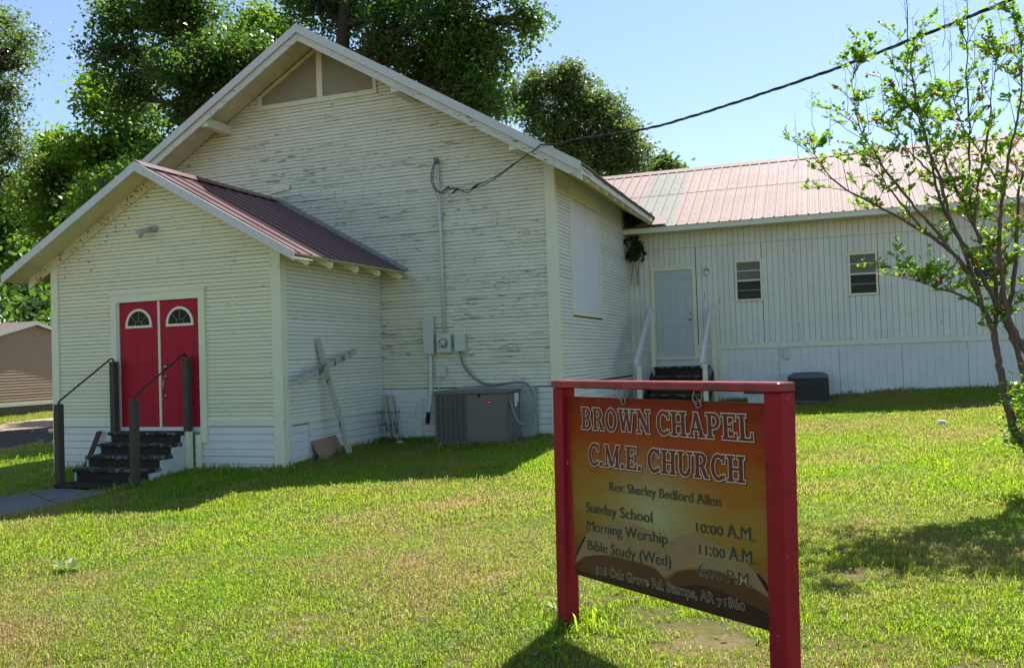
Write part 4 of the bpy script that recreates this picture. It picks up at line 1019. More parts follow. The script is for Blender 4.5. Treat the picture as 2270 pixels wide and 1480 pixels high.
def rr(x0, x1, y0, y1, z, c): return [(x0+c, y0, z), (x1-c, y0, z), (x1, y0+c, z), (x1, y1-c, z), (x1-c, y1, z), (x0+c, y1, z), (x0, y1-c, z), (x0, y0+c, z)]
A_ = rr(x0-.012, x1+.012, 18.738, 19.512, zt_-.06, .07); B_ = rr(x0-.006, x1+.006, 18.744, 19.506, zt_-.015, .08); C_ = rr(x0+.10, x1-.10, 18.85, 19.40, zt_+.045, .14); D_ = rr(x0+.13, x1-.13, 18.88, 19.37, zt_+.03, .15)
v = A_+B_+C_+D_; f = [(k*8+i, k*8+(i+1) % 8, k*8+8+(i+1) % 8, k*8+8+i) for k in range(3) for i in range(8)]
b.add(v, f); part('fan_shroud', M['dark_enamel'], cn, b)
b = MB(); xm, ym_ = (x0+x1)/2, 19.125
for k in range(6): r = .04+k*.042; b.tube([(xm+r*math.cos(t), ym_+r*math.sin(t), zt_+.035) for t in np.linspace(0, 2*PI, 20)], .004, 4)
for k in range(8): t = k*PI/4; b.tube([(xm, ym_, zt_+.038), (xm+.26*math.cos(t), ym_+.26*math.sin(t), zt_+.030)], .004, 4)
part('fan_guard', M['cable'], cn, b)
# annex stairs with white rails
SXa, SXb = -3.72, -2.42
st = thing('annex_stairs', 'dark wooden stairs with two sloping white rails up to the grey annex door', 'stairs', (-3.07, 18.9, .4))
zz0 = gz(-3, 18.0)
for k in range(5):
    z = 1.27-k*.195; y1_ = YA-.03-.02; yf = 19.22-k*.27
    if k == 0: ybk = YA-.03
    else: ybk = yf+.29
    b = MB(); b.bbox(SXa+.05, SXb-.05, yf-.02, ybk, z-.045, z, .006); part('tread', M['step_edge'], st, b)
    b = MB(); b.box(SXa+.07, SXb-.07, yf+.03, yf+.05, z-.19, z-.046); part('riser', M['step_dark'], st, b)
for x, lo in ((SXa-.02, 0), (SXb+.03, 0)):
    b = MB(); b.prism([(x-.02, YA-.06, 1.22), (x-.02, YA-.06, .92), (x-.02, 18.15, gz(x, 18.1)-.05), (x-.02, 18.0, gz(x, 18.)+.14)], (.04, 0, 0)); part('stringer', M['step_dark'], st, b)
    for (y, zt2) in ((19.42, 2.48), (17.75, 1.33)):
        b = MB(); b.box(x-.045+.045*(1 if x < -3 else 1), x+.09, y-.045, y+.045, gz(x, y)-.05, zt2); part('post', M['trim'], st, b)
    b = MB(); b.bar((x+.0, 19.50, 2.57), (x+.0, 17.60, 1.31), .05, .14, (0, 0, 1)); part('rail', M['panelwhite'], st, b)
# little rusty vent cowl on the ground
q = ground_at(1677, 893); t = thing('vent_cowl', 'low dark rusty vent cowl on the grass against the annex skirting', 'vent', q)
q[1] = min(q[1], YA-.2)
b = MB(); b.box(q[0]-.16, q[0]+.16, q[1]-.1, q[1]+.1, q[2], q[2]+.30); part('body', M['stucco'], t, b)
b = MB(); b.bbox(q[0]-.24, q[0]+.22, q[1]-.14, q[1]+.14, q[2]+.30, q[2]+.33, .004); part('hood', M['rust'], t, b)
q = ground_at(2085, 878); b = MB(); b.tube([q+np.array((0, 0, 0)), q+np.array((0, 0, .07)), q+np.array((0, 0, .075)), q+np.array((0, 0, .10))], [.05, .05, .075, .06], 12)
tag(b.build('drain_cap', M['white_plastic']), 'small white plastic cap in the shaded grass by the annex', 'drain cap')
for (px_, py_, lab) in ((886, 985, 'small pale stone by the crawl door corner'), (641, 1034, 'small pale stone under the porch corner board'), (110, 1047, 'white stone at the left corner of the porch')):
    q = ground_at(px_, py_); v = []; 
    b = MB(); b.tube([q+np.array((-.09, 0, .01)), q+np.array((-.05, 0, .025)), q+np.array((.03, .01, .03)), q+np.array((.09, 0, .012))], [.01, .035, .04, .008], 7); tag(b.build('stone', M['stucco']), lab, 'stone')

# ------------------------------------------------------------------ tan house across the road
HX = -33.0; hb = -.25
th_ = thing('tan_house', 'low tan clapboard house with brown shingle roof across the road', 'house', (HX-6, 28.6, hb))
zA = 3.82; hs = .285
def hz(y): return zA-.1-hs*abs(y-28.6)
b = MB(); b.prism([(HX-.03, 24.4, hb), (HX-.03, 32.8, hb), (HX-.03, 32.8, hz(32.8)), (HX-.03, 28.6, zA-.1), (HX-.03, 24.4, hz(24.4))], (-13, 0, 0)); tw = b.build('wall', [M['wall_core']], th_)
clad('siding_plank', tw, [M['tan'], M['tan']], (HX-.03, 0, 0), Y, X, hb+.55, zA-.15, .125, lambda z: max(24.4, 28.6-(zA-.1-z)/hs), lambda z: min(32.8, 28.6+(zA-.1-z)/hs), [(0, 0), (.03, 0), (.006, 1), (0, 1)], [0, 0, 0, 0], seed=31, joints=False, jog=0, gap=.0)
b = MB(); b.box(HX-.02, HX+.05, 24.35, 32.85, hb+.42, hb+.55); part('water_table', M['metal_trim'], tw, b)
for k in range(60):
    y = 24.4+k*.14; b = MB(); b.bbox(HX-.04, HX-.0, y+.004, y+.136, hb-.15, hb+.42, .004); part('skirt_board', M['tan_skirt'], tw, b)
b = MB()
for sg in (-1, 1):
    y1_ = 28.6+sg*4.6
    b.prism([(HX+.17, 28.6, zA+.0), (HX+.17, y1_, zA-hs*4.6), (HX+.17, y1_, zA-hs*4.6+.05), (HX+.17, 28.6, zA+.05)], (-14, 0, 0))
ro = b.build('roof', [M['tan_roof']], th_)
for sg in (-1, 1):
    y1_ = 28.6+sg*4.6
    b = MB(); b.prism([(HX+.172, 28.6, zA-.12), (HX+.172, y1_, zA-hs*4.6-.12), (HX+.172, y1_, zA-hs*4.6+.045), (HX+.172, 28.6, zA+.045)], (.02, 0, 0)); part('rake_board', M['metal_trim'], ro, b)
    b = MB(); b.prism([(HX+.17, 28.6, zA-.02), (HX+.17, y1_, zA-hs*4.6-.02), (HX+.17, y1_, zA-hs*4.6-.005), (HX+.17, 28.6, zA-.005)], (-.17, 0, 0)); part('soffit_panel', M['metal_trim'], ro, b)

# ------------------------------------------------------------------ the sign
SL0 = np.array((-1.475, 4.905, 0.)); SR0 = np.array((-.19, 3.924, 0.)); SD = (SR0-SL0); SLEN = np.linalg.norm(SD); SD /= SLEN; SN = np.array((SD[1], -SD[0], 0.))
if SN[1] > 0: SN = -SN
sign = thing('church_sign', 'red framed church sign with an orange printed banner naming the chapel and its service times', 'sign', SL0)
def sp(s, z, nn=0.): return SL0+SD*s+SN*nn+np.array((0, 0, z))
def sbox(s0, s1, n0, n1, z0, z1, lean=0., bev=.006):
    q = lambda s, nn, z: sp(s+lean*(1.41-z), z, nn)
    b = MB(); c = bev
    ring = lambda i, z: [q(s0+i+c, n0+i, z), q(s1-i-c, n0+i, z), q(s1-i, n0+i+c, z), q(s1-i, n1-i-c, z), q(s1-i-c, n1-i, z), q(s0+i+c, n1-i, z), q(s0+i, n1-i-c, z), q(s0+i, n0+i+c, z)]
    v = ring(c, z0)+ring(0, z0+c)+ring(0, z1-c)+ring(c, z1)
    f = [(k*8+i, k*8+(i+1) % 8, k*8+8+(i+1) % 8, k*8+8+i) for k in range(3) for i in range(8)]+[tuple(range(7, -1, -1)), tuple(range(24, 32))]
    return b.add(v, f)
hp = .0485
for s in (-.003, SLEN-.02):
    g_ = gz(*(SL0+SD*s)[:2]); b = sbox(s-hp, s+hp, -hp, hp, g_-.15, 1.407, -.022); b.build('post', M['red'], sign)
b = sbox(-.058, SLEN+.026, -.055, .055, 1.409, 1.452); b.build('top_beam', M['redbar'], sign)
BS0, BS1, BZ0, BZ1 = .052, SLEN-.075, .322, 1.358
def banner_mat():
    b = NB('printed_banner'); uv = b.n('ShaderNodeUVMap').outputs[0]; sx = b.n('ShaderNodeSeparateXYZ'); b.l(uv, sx.inputs[0]); u, v = sx.outputs[0], sx.outputs[1]
    mp_ = b.n('ShaderNodeMapping'); mp_.inputs['Scale'].default_value = (2.2, 7, 1); mp_.inputs['Rotation'].default_value = (0, 0, -.18); b.l(uv, mp_.inputs[0])
    nz = b.noise(mp_.outputs[0], 1.6, 6, .62); n2 = b.noise(uv, 3, 3)
    vv = b.math('ADD', v, b.math('MULTIPLY', b.math('SUBTRACT', nz, .5), .34))
    c = b.ramp(vv, [(.0, (.13, .045, .012)), (.22, (.26, .13, .018)), (.42, (.32, .19, .028)), (.60, (.31, .125, .014)), (.78, (.33, .052, .007)), (1.0, (.21, .024, .007))])
    du = b.math('SUBTRACT', u, .47); dv = b.math('SUBTRACT', v, .42)
    r = b.math('SQRT', b.math('ADD', b.math('MULTIPLY', du, du), b.math('MULTIPLY', b.math('MULTIPLY', dv, dv), .8)))
    an = b.math('ARCTAN2', dv, du); cx_ = b.n('ShaderNodeCombineXYZ'); b.l(an, cx_.inputs[0]); ray = b.noise(cx_.outputs[0], 3.2, 3, .6)
    gl_ = b.math('SUBTRACT', 1.0, b.math('MULTIPLY', r, 2.6), True); gl_ = b.math('MULTIPLY', b.math('POWER', gl_, 1.7), b.math('ADD', .35, b.math('MULTIPLY', ray, 1.1)), True)
    c = b.mix(gl_, c, (.38, .40, .18))
    # greenish streaks on the left
    gk = b.math('MULTIPLY', b.math('MULTIPLY', b.math('SUBTRACT', nz, .55), 6, True), b.math('SUBTRACT', 1.0, b.math('MULTIPLY', u, 2.6), True))
    gk = b.math('MULTIPLY', gk, b.math('SUBTRACT', 1.0, b.math('MULTIPLY', b.math('ABSOLUTE', b.math('SUBTRACT', v, .62)), 5.5), True))
    c = b.mix(gk, c, (.36, .42, .06))
    return b.bsdf(c, .6, 0, None, .12)
M['banner'] = banner_mat(); M['banner_edge'] = simple('banner_edge', (.5, .42, .3), .5, .1, 20)
bm_v = [sp(BS0, BZ0, 0), sp(BS1, BZ0+.028, 0), sp(BS1, BZ1, 0), sp(BS0, BZ1, 0)]
bm_v2 = [p-SN*.004 for p in bm_v]
ban = obj('banner', bm_v+bm_v2, [(0, 1, 2, 3), (7, 6, 5, 4), (1, 0, 4, 5), (2, 1, 5, 6), (3, 2, 6, 7), (0, 3, 7, 4)], [M['banner'], M['banner_edge']], sign, [0, 1, 1, 1, 1, 1])
ul = ban.data.uv_layers.new(name='UVMap')
for li, co in zip(ban.data.polygons[0].loop_indices, [(0, 0), (1, 0), (1, 1), (0, 1)]): ul.data[li].uv = co
n_ = ban.data.polygons[0].normal
def bpl(zx, zy):
    """point read in the enlarged photograph, returned as (along, height) on the banner"""
    px, py = 1200+zx/2.243, 820+zy/2.243
    r = _F+_R*(px-CX)/FPX-_U*(py-CY)/FPX; t = ((SL0-EYE)@SN)/(r@SN); p = EYE+t*r; return float((p-SL0)@SD), float(p[2])
def flatpoly(name, pts, mat, off, parent=ban):
    v = [sp(max(BS0+.002, min(BS1-.002, a)), max(BZ0+.004+.028*(a-BS0)/(BS1-BS0), z), off) for a, z in pts]
    return obj(name, v, [tuple(range(len(v)))], mat, parent)
def page_mat(name, c1, c2, sc):
    b = NB(name); f = b.noise(b.pos((6, 6, sc)), 3, 5, .65); return b.bsdf(b.mix(f, c1, c2), .5, 0, None, .3)
M['page'] = page_mat('printed_page', (.22, .13, .05), (.36, .25, .11), 5); M['page2'] = page_mat('printed_page_edges', (.055, .020, .008), (.15, .060, .020), 60); M['cover'] = page_mat('printed_book_cover', (.022, .008, .005), (.06, .020, .010), 10)
cur = lambda P, n=6: [tuple(q[:2]) for q in smooth_path([(a, b_, 0) for a, b_ in P], n)]
B = lambda L: [bpl(a, b_) for a, b_ in L]
fo = .0008
flatpoly('printed_cover', B([(160, 960), (230, 955), (380, 985), (520, 1010), (620, 1060), (740, 1050), (900, 1060), (1040, 1120), (1170, 1235), (1172, 1320), (160, 1010)]), M['cover'], fo)
flatpoly('printed_page_edges', cur(B([(168, 975), (215, 925), (330, 925), (470, 955), (560, 985), (618, 1040), (600, 1085), (520, 1060), (400, 1030), (250, 1010), (168, 985)]), 4), M['page2'], fo*1.6)
flatpoly('printed_page_edges', cur(B([(622, 1045), (680, 1000), (760, 992), (880, 1005), (1010, 1060), (1120, 1130), (1168, 1180), (1168, 1225), (1060, 1175), (900, 1100), (760, 1065), (640, 1090)]), 4), M['page2'], fo*1.6)
flatpoly('printed_page', cur(B([(168, 960), (190, 880), (232, 812), (330, 757), (430, 757), (540, 800), (612, 880), (620, 1030), (560, 975), (470, 945), (330, 918), (215, 925)]), 5), M['page'], fo*2.2)
flatpoly('printed_page', cur(B([(624, 1030), (618, 890), (670, 830), (760, 823), (880, 862), (990, 930), (1070, 1010), (1130, 1100), (1166, 1165), (1120, 1118), (1010, 1050), (880, 995), (760, 983), (680, 990)]), 5), M['page'], fo*2.2)
flatpoly('printed_page_rim', B([(1068, 1008), (1082, 1012), (1110, 1045), (1162, 1128), (1166, 1160), (1120, 1095)]), M['gap'], fo*2.8)
flatpoly('printed_page_rim', B([(166, 925), (215, 825), (224, 828), (176, 925)]), M['gap'], fo*2.8)

# slab-serif capitals built from strokes: r = bar, l = slanted bar, a = arc
SW, SF = .21, .105
def G_B(): return .78, [('r', 0, 0, .34, SF), ('r', 0, 1-SF, .34, 1), ('r', .09, 0, .09+SW, 1), ('r', .28, .455, .44, .455+SF), ('r', .28, 0, .46, SF), ('r', .28, 1-SF, .44, 1), ('a', .42, .745, .28, .255, -90, 90, .19), ('a', .44, .28, .32, .28, -90, 90, .20)]
def G_R(): return .86, [('r', 0, 0, .40, SF), ('r', 0, 1-SF, .34, 1), ('r', .09, 0, .09+SW, 1), ('r', .28, .43, .46, .43+SF), ('r', .28, 1-SF, .44, 1), ('a', .42, .73, .30, .27, -90, 90, .19), ('l', .48, .46, .69, .05, .20), ('r', .58, 0, .86, SF)]
def G_O(): return .84, [('a', .42, .5, .42, .52, 0, 360, .205)]
def G_W(): return 1.16, [('l', .16, 1, .36, .03, .20), ('l', .36, .03, .575, .92, .135), ('l', .575, .92, .79, .03, .19), ('l', .79, .03, .99, 1, .135), ('r', 0, 1-SF, .36, 1), ('r', .82, 1-SF, 1.16, 1), ('r', .43, 1-SF, .73, 1)]
def G_N(): return .92, [('r', 0, 0, .32, SF), ('r', 0, 1-SF, .28, 1), ('r', .10, 0, .22, 1), ('r', .70, 0, .82, 1), ('r', .60, 1-SF, .92, 1), ('l', .18, .95, .74, .04, .21)]
def G_C(): return .78, [('a', .42, .5, .42, .52, 48, 312, .20), ('r', .64, .66, .76, 1.0), ('r', .66, .06, .75, .24)]
def G_H(): return .92, [('r', 0, 0, .39, SF), ('r', 0, 1-SF, .39, 1), ('r', .09, 0, .09+SW, 1), ('r', .62, 0, .62+SW, 1), ('r', .53, 0, .92, SF), ('r', .53, 1-SF, .92, 1), ('r', .28, .44, .64, .44+SF)]
def G_A(): return .94, [('l', .47, .98, .17, .04, .13), ('l', .45, .98, .77, .04, .215), ('r', .27, .27, .68, .27+SF), ('r', 0, 0, .34, SF), ('r', .57, 0, .94, SF), ('r', .34, .9, .55, 1.0)]
def G_P(): return .76, [('r', 0, 0, .39, SF), ('r', 0, 1-SF, .34, 1), ('r', .09, 0, .09+SW, 1), ('r', .28, .38, .44, .38+SF), ('r', .28, 1-SF, .44, 1), ('a', .42, .69, .33, .31, -90, 90, .19)]
def G_E(): return .76, [('r', 0, 0, .74, SF), ('r', 0, 1-SF, .72, 1), ('r', .09, 0, .09+SW, 1), ('r', .28, .45, .54, .45+SF), ('r', .64, 0, .75, .27), ('r', .62, .74, .72, 1), ('r', .46, .36, .55, .64)]
def G_L(): return .72, [('r', 0, 0, .70, SF), ('r', 0, 1-SF, .39, 1), ('r', .09, 0, .09+SW, 1), ('r', .61, 0, .71, .32)]
def G_M(): return 1.12, [('r', 0, 0, .32, SF), ('r', 0, 1-SF, .27, 1), ('r', .10, 0, .22, 1), ('l', .17, .96, .55, .06, .19), ('l', .55, .06, .93, .96, .12), ('r', .83, 0, .83+SW-.01, 1), ('r', .74, 0, 1.12, SF), ('r', .84, 1-SF, 1.12, 1)]
def G_U(): return .88, [('r', 0, 1-SF, .38, 1), ('r', .09, .30, .09+SW, 1), ('r', .66, .30, .78, 1), ('r', .56, 1-SF, .88, 1), ('a', .435, .33, .345, .35, 180, 360, .185)]
def G_dot(): return .24, [('r', 0, 0, .2, .2)]
GL = dict(B=G_B, R=G_R, O=G_O, W=G_W, N=G_N, C=G_C, H=G_H, A=G_A, P=G_P, E=G_E, L=G_L, M=G_M, U=G_U)
GL['.'] = G_dot
def title(text, L, name):
    """L: pixel corners foot left, head left, foot right, head right in the enlarged photograph"""
    fl, hl, fr_, hr = [np.array(bpl(*q)) for q in L]
    w = 0; words = [[]]
    for ch in text:
        if ch == ' ': w += .32; words.append([]); continue
        aw_, g_ = GL[ch](); words[-1].append((w, g_)); w += aw_+.085
    w -= .085
    def tr(x, y):
        fx = x/w; a = fl*(1-fx)+fr_*fx; b_ = hl*(1-fx)+hr*fx; return a*(1-y)+b_*y
    for items, (nm, e, off, dx_, dy_, mt_) in [(wd, q_) for wd in words for q_ in (('letter_shadow', .030, .0022, .05, -.05, 't_shadow'), ('letter_outline', .040, .0030, 0, 0, 't_line'), ('lettering', 0.0, .0038, 0, 0, 't_fill'))]:
        v = []; f = []
        def poly(P, k):
            b0 = len(v)
            for (x, y) in P:
                q = tr(x+dx_, y+dy_); v.append(sp(q[0], q[1], off+k*.00004))
            f.append(tuple(range(b0, b0+len(P))))
        for (x0, g_) in items:
            for k, s in enumerate(g_):
                if s[0] == 'r': poly([(x0+s[1]-e, s[2]-e), (x0+s[3]+e, s[2]-e), (x0+s[3]+e, s[4]+e), (x0+s[1]-e, s[4]+e)], k)
                elif s[0] == 'l':
                    xa, ya, xb, yb, ww = s[1:]; ww = ww/2+e; dd = np.array((xb-xa, yb-ya)); dl = np.linalg.norm(dd); hw = ww*dl/abs(dd[1])
                    ya_, yb_ = ya+math.copysign(e, ya-yb), yb+math.copysign(e, yb-ya)
                    poly([(x0+xa-hw, ya_), (x0+xa+hw, ya_), (x0+xb+hw, yb_), (x0+xb-hw, yb_)], k)
                else:
                    cx_, cy_, rx, ry, t0, t1, ww = s[1:]; m_ = 20; ts = np.radians(np.linspace(t0-(4 if e and t1-t0 < 359 else 0), t1+(4 if e and t1-t0 < 359 else 0), m_+1))
                    for i in range(m_):
                        q = []
                        for (t, ro_) in ((ts[i], 1), (ts[i+1], 1), (ts[i+1], 0), (ts[i], 0)):
                            ax_, ay_ = (rx+e, ry+e) if ro_ else (rx-ww-e, ry-ww*.72-e)
                            q.append((x0+cx_+ax_*math.cos(t), cy_+ay_*math.sin(t)))
                        poly(q, k)
        obj(nm, v, f, M[mt_], ban)
M['t_shadow'] = simple('title_shadow', (.10, .012, .006), .5, .1, 20); M['t_line'] = simple('title_outline', (.72, .56, .34), .5, .08, 20); M['t_fill'] = simple('title_fill', (.12, .005, .009), .55, .15, 20)
title('BROWN CHAPEL', [(203, 292), (200, 185), (1058, 355), (1050, 222)], 'title')
title('C.M.E. CHURCH', [(238, 470), (238, 362), (1016, 562), (1012, 430)], 'title')
M['t_text'] = simple('black_lettering', (.018, .026, .012), .5, .1, 20); M['t_halo'] = simple('lettering_halo', (.56, .48, .25), .5, .08, 20)
_cache = {}
def char_mesh(ch, off):
    key = (ch, off)
    if key in _cache: return _cache[key]
    def geo(body, o_):
        c = bpy.data.curves.new('t', 'FONT'); c.body = body; c.size = 1; c.offset = o_; c.resolution_u = 3; c.fill_mode = 'FRONT'
        ob = bpy.data.objects.new('t', c); COL.objects.link(ob); dg = bpy.context.evaluated_depsgraph_get(); me = bpy.data.meshes.new_from_object(ob.evaluated_get(dg))
        vv = [tuple(x.co)[:2] for x in me.vertices]; ff = [tuple(p.vertices) for p in me.polygons]
        bpy.data.objects.remove(ob); bpy.data.curves.remove(c); bpy.data.meshes.remove(me); return vv, ff
    vv, ff = geo(ch, off)
    wd = lambda s_: (lambda q: max(p[0] for p in q)-min(p[0] for p in q))(geo(s_, 0)[0])
    adv = wd('H'+ch+'H')-wd('HH')
    _cache[key] = (vv, ff, adv); return _cache[key]
OLD = {'0': (.74, 0), '1': (.74, 0), '2': (.74, 0), '3': (.76, -.2), '4': (.76, -.2), '5': (.92, -.12), '7': (.76, -.2), '9': (.76, -.2)}
def line(text, fl, fr_, hh, name='lettering', weight=0., halo=.010, hm='t_halo'):
    """text between two foot pixels with capital height hh (enlarged pixels) at the left end and right end"""
    a0, a1 = np.array(bpl(*fl)), np.array(bpl(*fr_)); h0 = bpl(fl[0], fl[1]-hh[0])[1]-a0[1]; h1 = bpl(fr_[0], fr_[1]-hh[1])[1]-a1[1]; H = (h0+h1)/2/.70
    for (nm, off, nn, mt_) in ((name+'_halo', halo, .0034, hm), (name, weight, .0040, 't_text')):
        v = []; f = []; x = 0; pos_ = []
        for ch in text:
            if ch == ' ': x += .27; continue
            vv, ff, adv = char_mesh(ch, off); s_, dy_ = OLD.get(ch, (1, 0)); xs_ = .98 if ch in OLD else 1
            m_ = min(p[0] for p in char_mesh(ch, weight)[0])*.0
            for sh in ((0.,) if nm.endswith('halo') else (-.009, .009)):
                b0 = len(v); v += [(x+sh+(p[0]-m_)*xs_, p[1]*s_+dy_*.7, sh) for p in vv]; f += [tuple(b0+i for i in q) for q in ff]
            x += adv*xs_
        lo = 0.0; sc = np.linalg.norm(a1-a0)/x
        V = [sp(a0[0]+(a1[0]-a0[0])*(p[0]/x), a0[1]+(a1[1]-a0[1])*(p[0]/x)+p[1]*H, nn+p[2]*.006) for p in v]
        obj(nm, V, f, M[mt_], ban)
line('Rev: Sherley Bedford Allen', (338, 597), (897, 678), (46, 52))
line('Sunday School', (222, 702), (558, 760), (50, 56))
line('Morning Worship', (228, 796), (632, 866), (52, 58))
line('Bible Study (Wed)', (230, 890), (652, 978), (52, 58))
line('10:00 A.M.', (760, 800), (1066, 851), (62, 68))
line('11:00 A.M.', (776, 908), (1070, 966), (62, 68))
line('6:00 P.M.', (780, 1018), (1058, 1078), (62, 68), halo=.022, hm='t_line')
line('516 Oak Grove Rd. Stamps, AR 71860', (272, 1008), (1016, 1196), (42, 52), halo=.03, hm='t_line')
# grommets and rope loops
M['rope'] = simple('frayed_rope', (.40, .34, .22), .9, .3, 30)
for (zx, zy) in ((411, 155), (783, 170)):
    s, z = bpl(zx, zy); hk = MB()
    hk.tube([sp(s+.017*math.cos(t), z+.017*math.sin(t), .003) for t in np.linspace(0, 2*PI, 14)], .005, 6); o = hk.build('grommet', [M['steel']], ban)
    b = MB(); b.disc(sp(s, z, .0015), SN, .015, .0012, 12); part('grommet_hole', M['gap'], ban, b)
    b = MB(); b.tube(smooth_path([sp(s, z, .008), sp(s-.02, z+.03, .02), sp(s-.006, z+.09, .0), sp(s+.012, z+.05, -.01), sp(s+.004, z, -.004)], 5), .0035, 6)
    b.tube(smooth_path([sp(s-.006, z+.035, .012), sp(s+.022, z+.02, .015), sp(s+.03, z-.005, .012)], 4), .0028, 5); part('rope_loop', M['rope'], sign, b, smooth=True)

# ------------------------------------------------------------------ foliage builders
def leaf_cloud(name, mat, centres, spread, per, size, parent, seed, flat=.75, up=.35, kind=None, aspect=.75, mats=None):
    r = np.random.default_rng(seed); C_ = np.repeat(np.asarray(centres), per, axis=0); N = len(C_)
    d = r.normal(size=(N, 3))*spread*np.array((1, 1, flat)); P = C_+d
    nrm_ = r.normal(size=(N, 3)); nrm_[:, 2] = np.abs(nrm_[:, 2])+up; nrm_ /= np.linalg.norm(nrm_, axis=1)[:, None]
    t = np.cross(nrm_, r.normal(size=(N, 3))); t /= np.linalg.norm(t, axis=1)[:, None]+1e-9; bt = np.cross(nrm_, t)
    s = size*r.uniform(.55, 1.25, N)[:, None]
    fold = nrm_*s*.16
    v = np.stack([P-t*s, P+bt*s*aspect*.9+fold-t*s*.15, P+t*s, P-bt*s*aspect*.9+fold-t*s*.15], axis=1).reshape(-1, 3)
    off = np.zeros(3); p = parent
    while p is not None: off = off+np.array(p.location); p = p.parent
    v = v-off
    i = np.arange(N)*4
    F_ = np.stack([i, i+1, i+2, i+3], axis=1)
    me = bpy.data.meshes.new(name); me.vertices.add(len(v)); me.vertices.foreach_set('co', v.ravel()); me.loops.add(N*4); me.loops.foreach_set('vertex_index', F_.ravel().astype(np.int32))
    me.polygons.add(N); me.polygons.foreach_set('loop_start', (np.arange(N)*4).astype(np.int32)); me.polygons.foreach_set('loop_total', np.full(N, 4, np.int32))
    for m_ in (mats or [mat]): me.materials.append(m_)
    if mats: me.polygons.foreach_set('material_index', (r.random(N) < .12).astype(np.int32))
    me.update(); me.validate(); o = bpy.data.objects.new(name, me); COL.objects.link(o); o.parent = parent
    if kind: o['kind'] = kind
    return o
def tree(name, label, depth, lobes, trunk_px, leaf, size, dens=34, per=54, spread=.30, seed=1, trunk_r=.35, gap=.38, group=None, cat='tree', base_y=None, smin=0):
    """lobes: (px, py, radius px, extra depth); trunk_px: list of (px, py) from foot up"""
    r = np.random.default_rng(seed); R_ = random.Random(seed)
    foot = at(trunk_px[0][0], trunk_px[0][1], 1, depth); foot[2] = gz(foot[0], foot[1])
    t = thing(name, label, cat, foot, group)
    cen = []; L = []
    for (px, py, pr_, dy) in lobes:
        c = at(px, py, 1, depth+dy); z = (c-EYE)@_F; rad = pr_*z/FPX; L.append((c, rad))
        n_ = int(dens*rad*rad)+6
        d = r.normal(size=(n_, 3)); d /= np.linalg.norm(d, axis=1)[:, None]; q = r.random(n_)**.42
        p = c+d*(q*rad)[:, None]*np.array((1, 1, .92))
        ph = p*1.15
        nz = np.sin(ph[:, 0]*1.7+seed)+np.sin(ph[:, 1]*1.9+2*seed)+np.sin(ph[:, 2]*2.3+seed*3)+.8*np.sin(ph[:, 0]*3.1+ph[:, 2]*2.7)
        cen.append(p[nz > (gap-.5)*3-.9])
    cen = np.concatenate(cen)
    leaf_cloud('crown', leaf, cen, spread, per, size, t, seed)
    mb = MB(); tp = [foot-np.array((0, 0, .3))]+[at(x, y, 1, depth) for x, y in trunk_px[1:]]; tp = smooth_path(tp, 5)
    rad = np.linspace(trunk_r, trunk_r*.30, len(tp)); mb.tube(tp, list(rad), 10); mb.build('trunk', [M['bark']], t, smooth=True)
    lb = MB()
    for (c, rd) in L:
        k = min(range(len(tp)), key=lambda i: np.linalg.norm(tp[i]-c)+2.2*max(0, tp[i][2]-c[2]+rd*.6)); s_ = tp[k]
        mid = (s_+c)/2+np.array((R_.uniform(-.3, .3), R_.uniform(-.3, .3), rd*.18)); pth = smooth_path([s_, mid, c+np.array((0, 0, rd*.2))], 4)
        lb.tube(pth, list(np.linspace(trunk_r*.42, .045, len(pth))), 6)
        near = [p for p in cen if np.linalg.norm(p-c) < rd]
        R_.shuffle(near)
        for p in near[:16]:
            q = pth[R_.randrange(len(pth)//2, len(pth))]; m2 = (p+q)/2+np.array((0, 0, .25)); lb.tube([q, m2, p], [.05, .032, .012], 5)
    lb.build('limbs', [M['bark']], t, smooth=True)
    return t

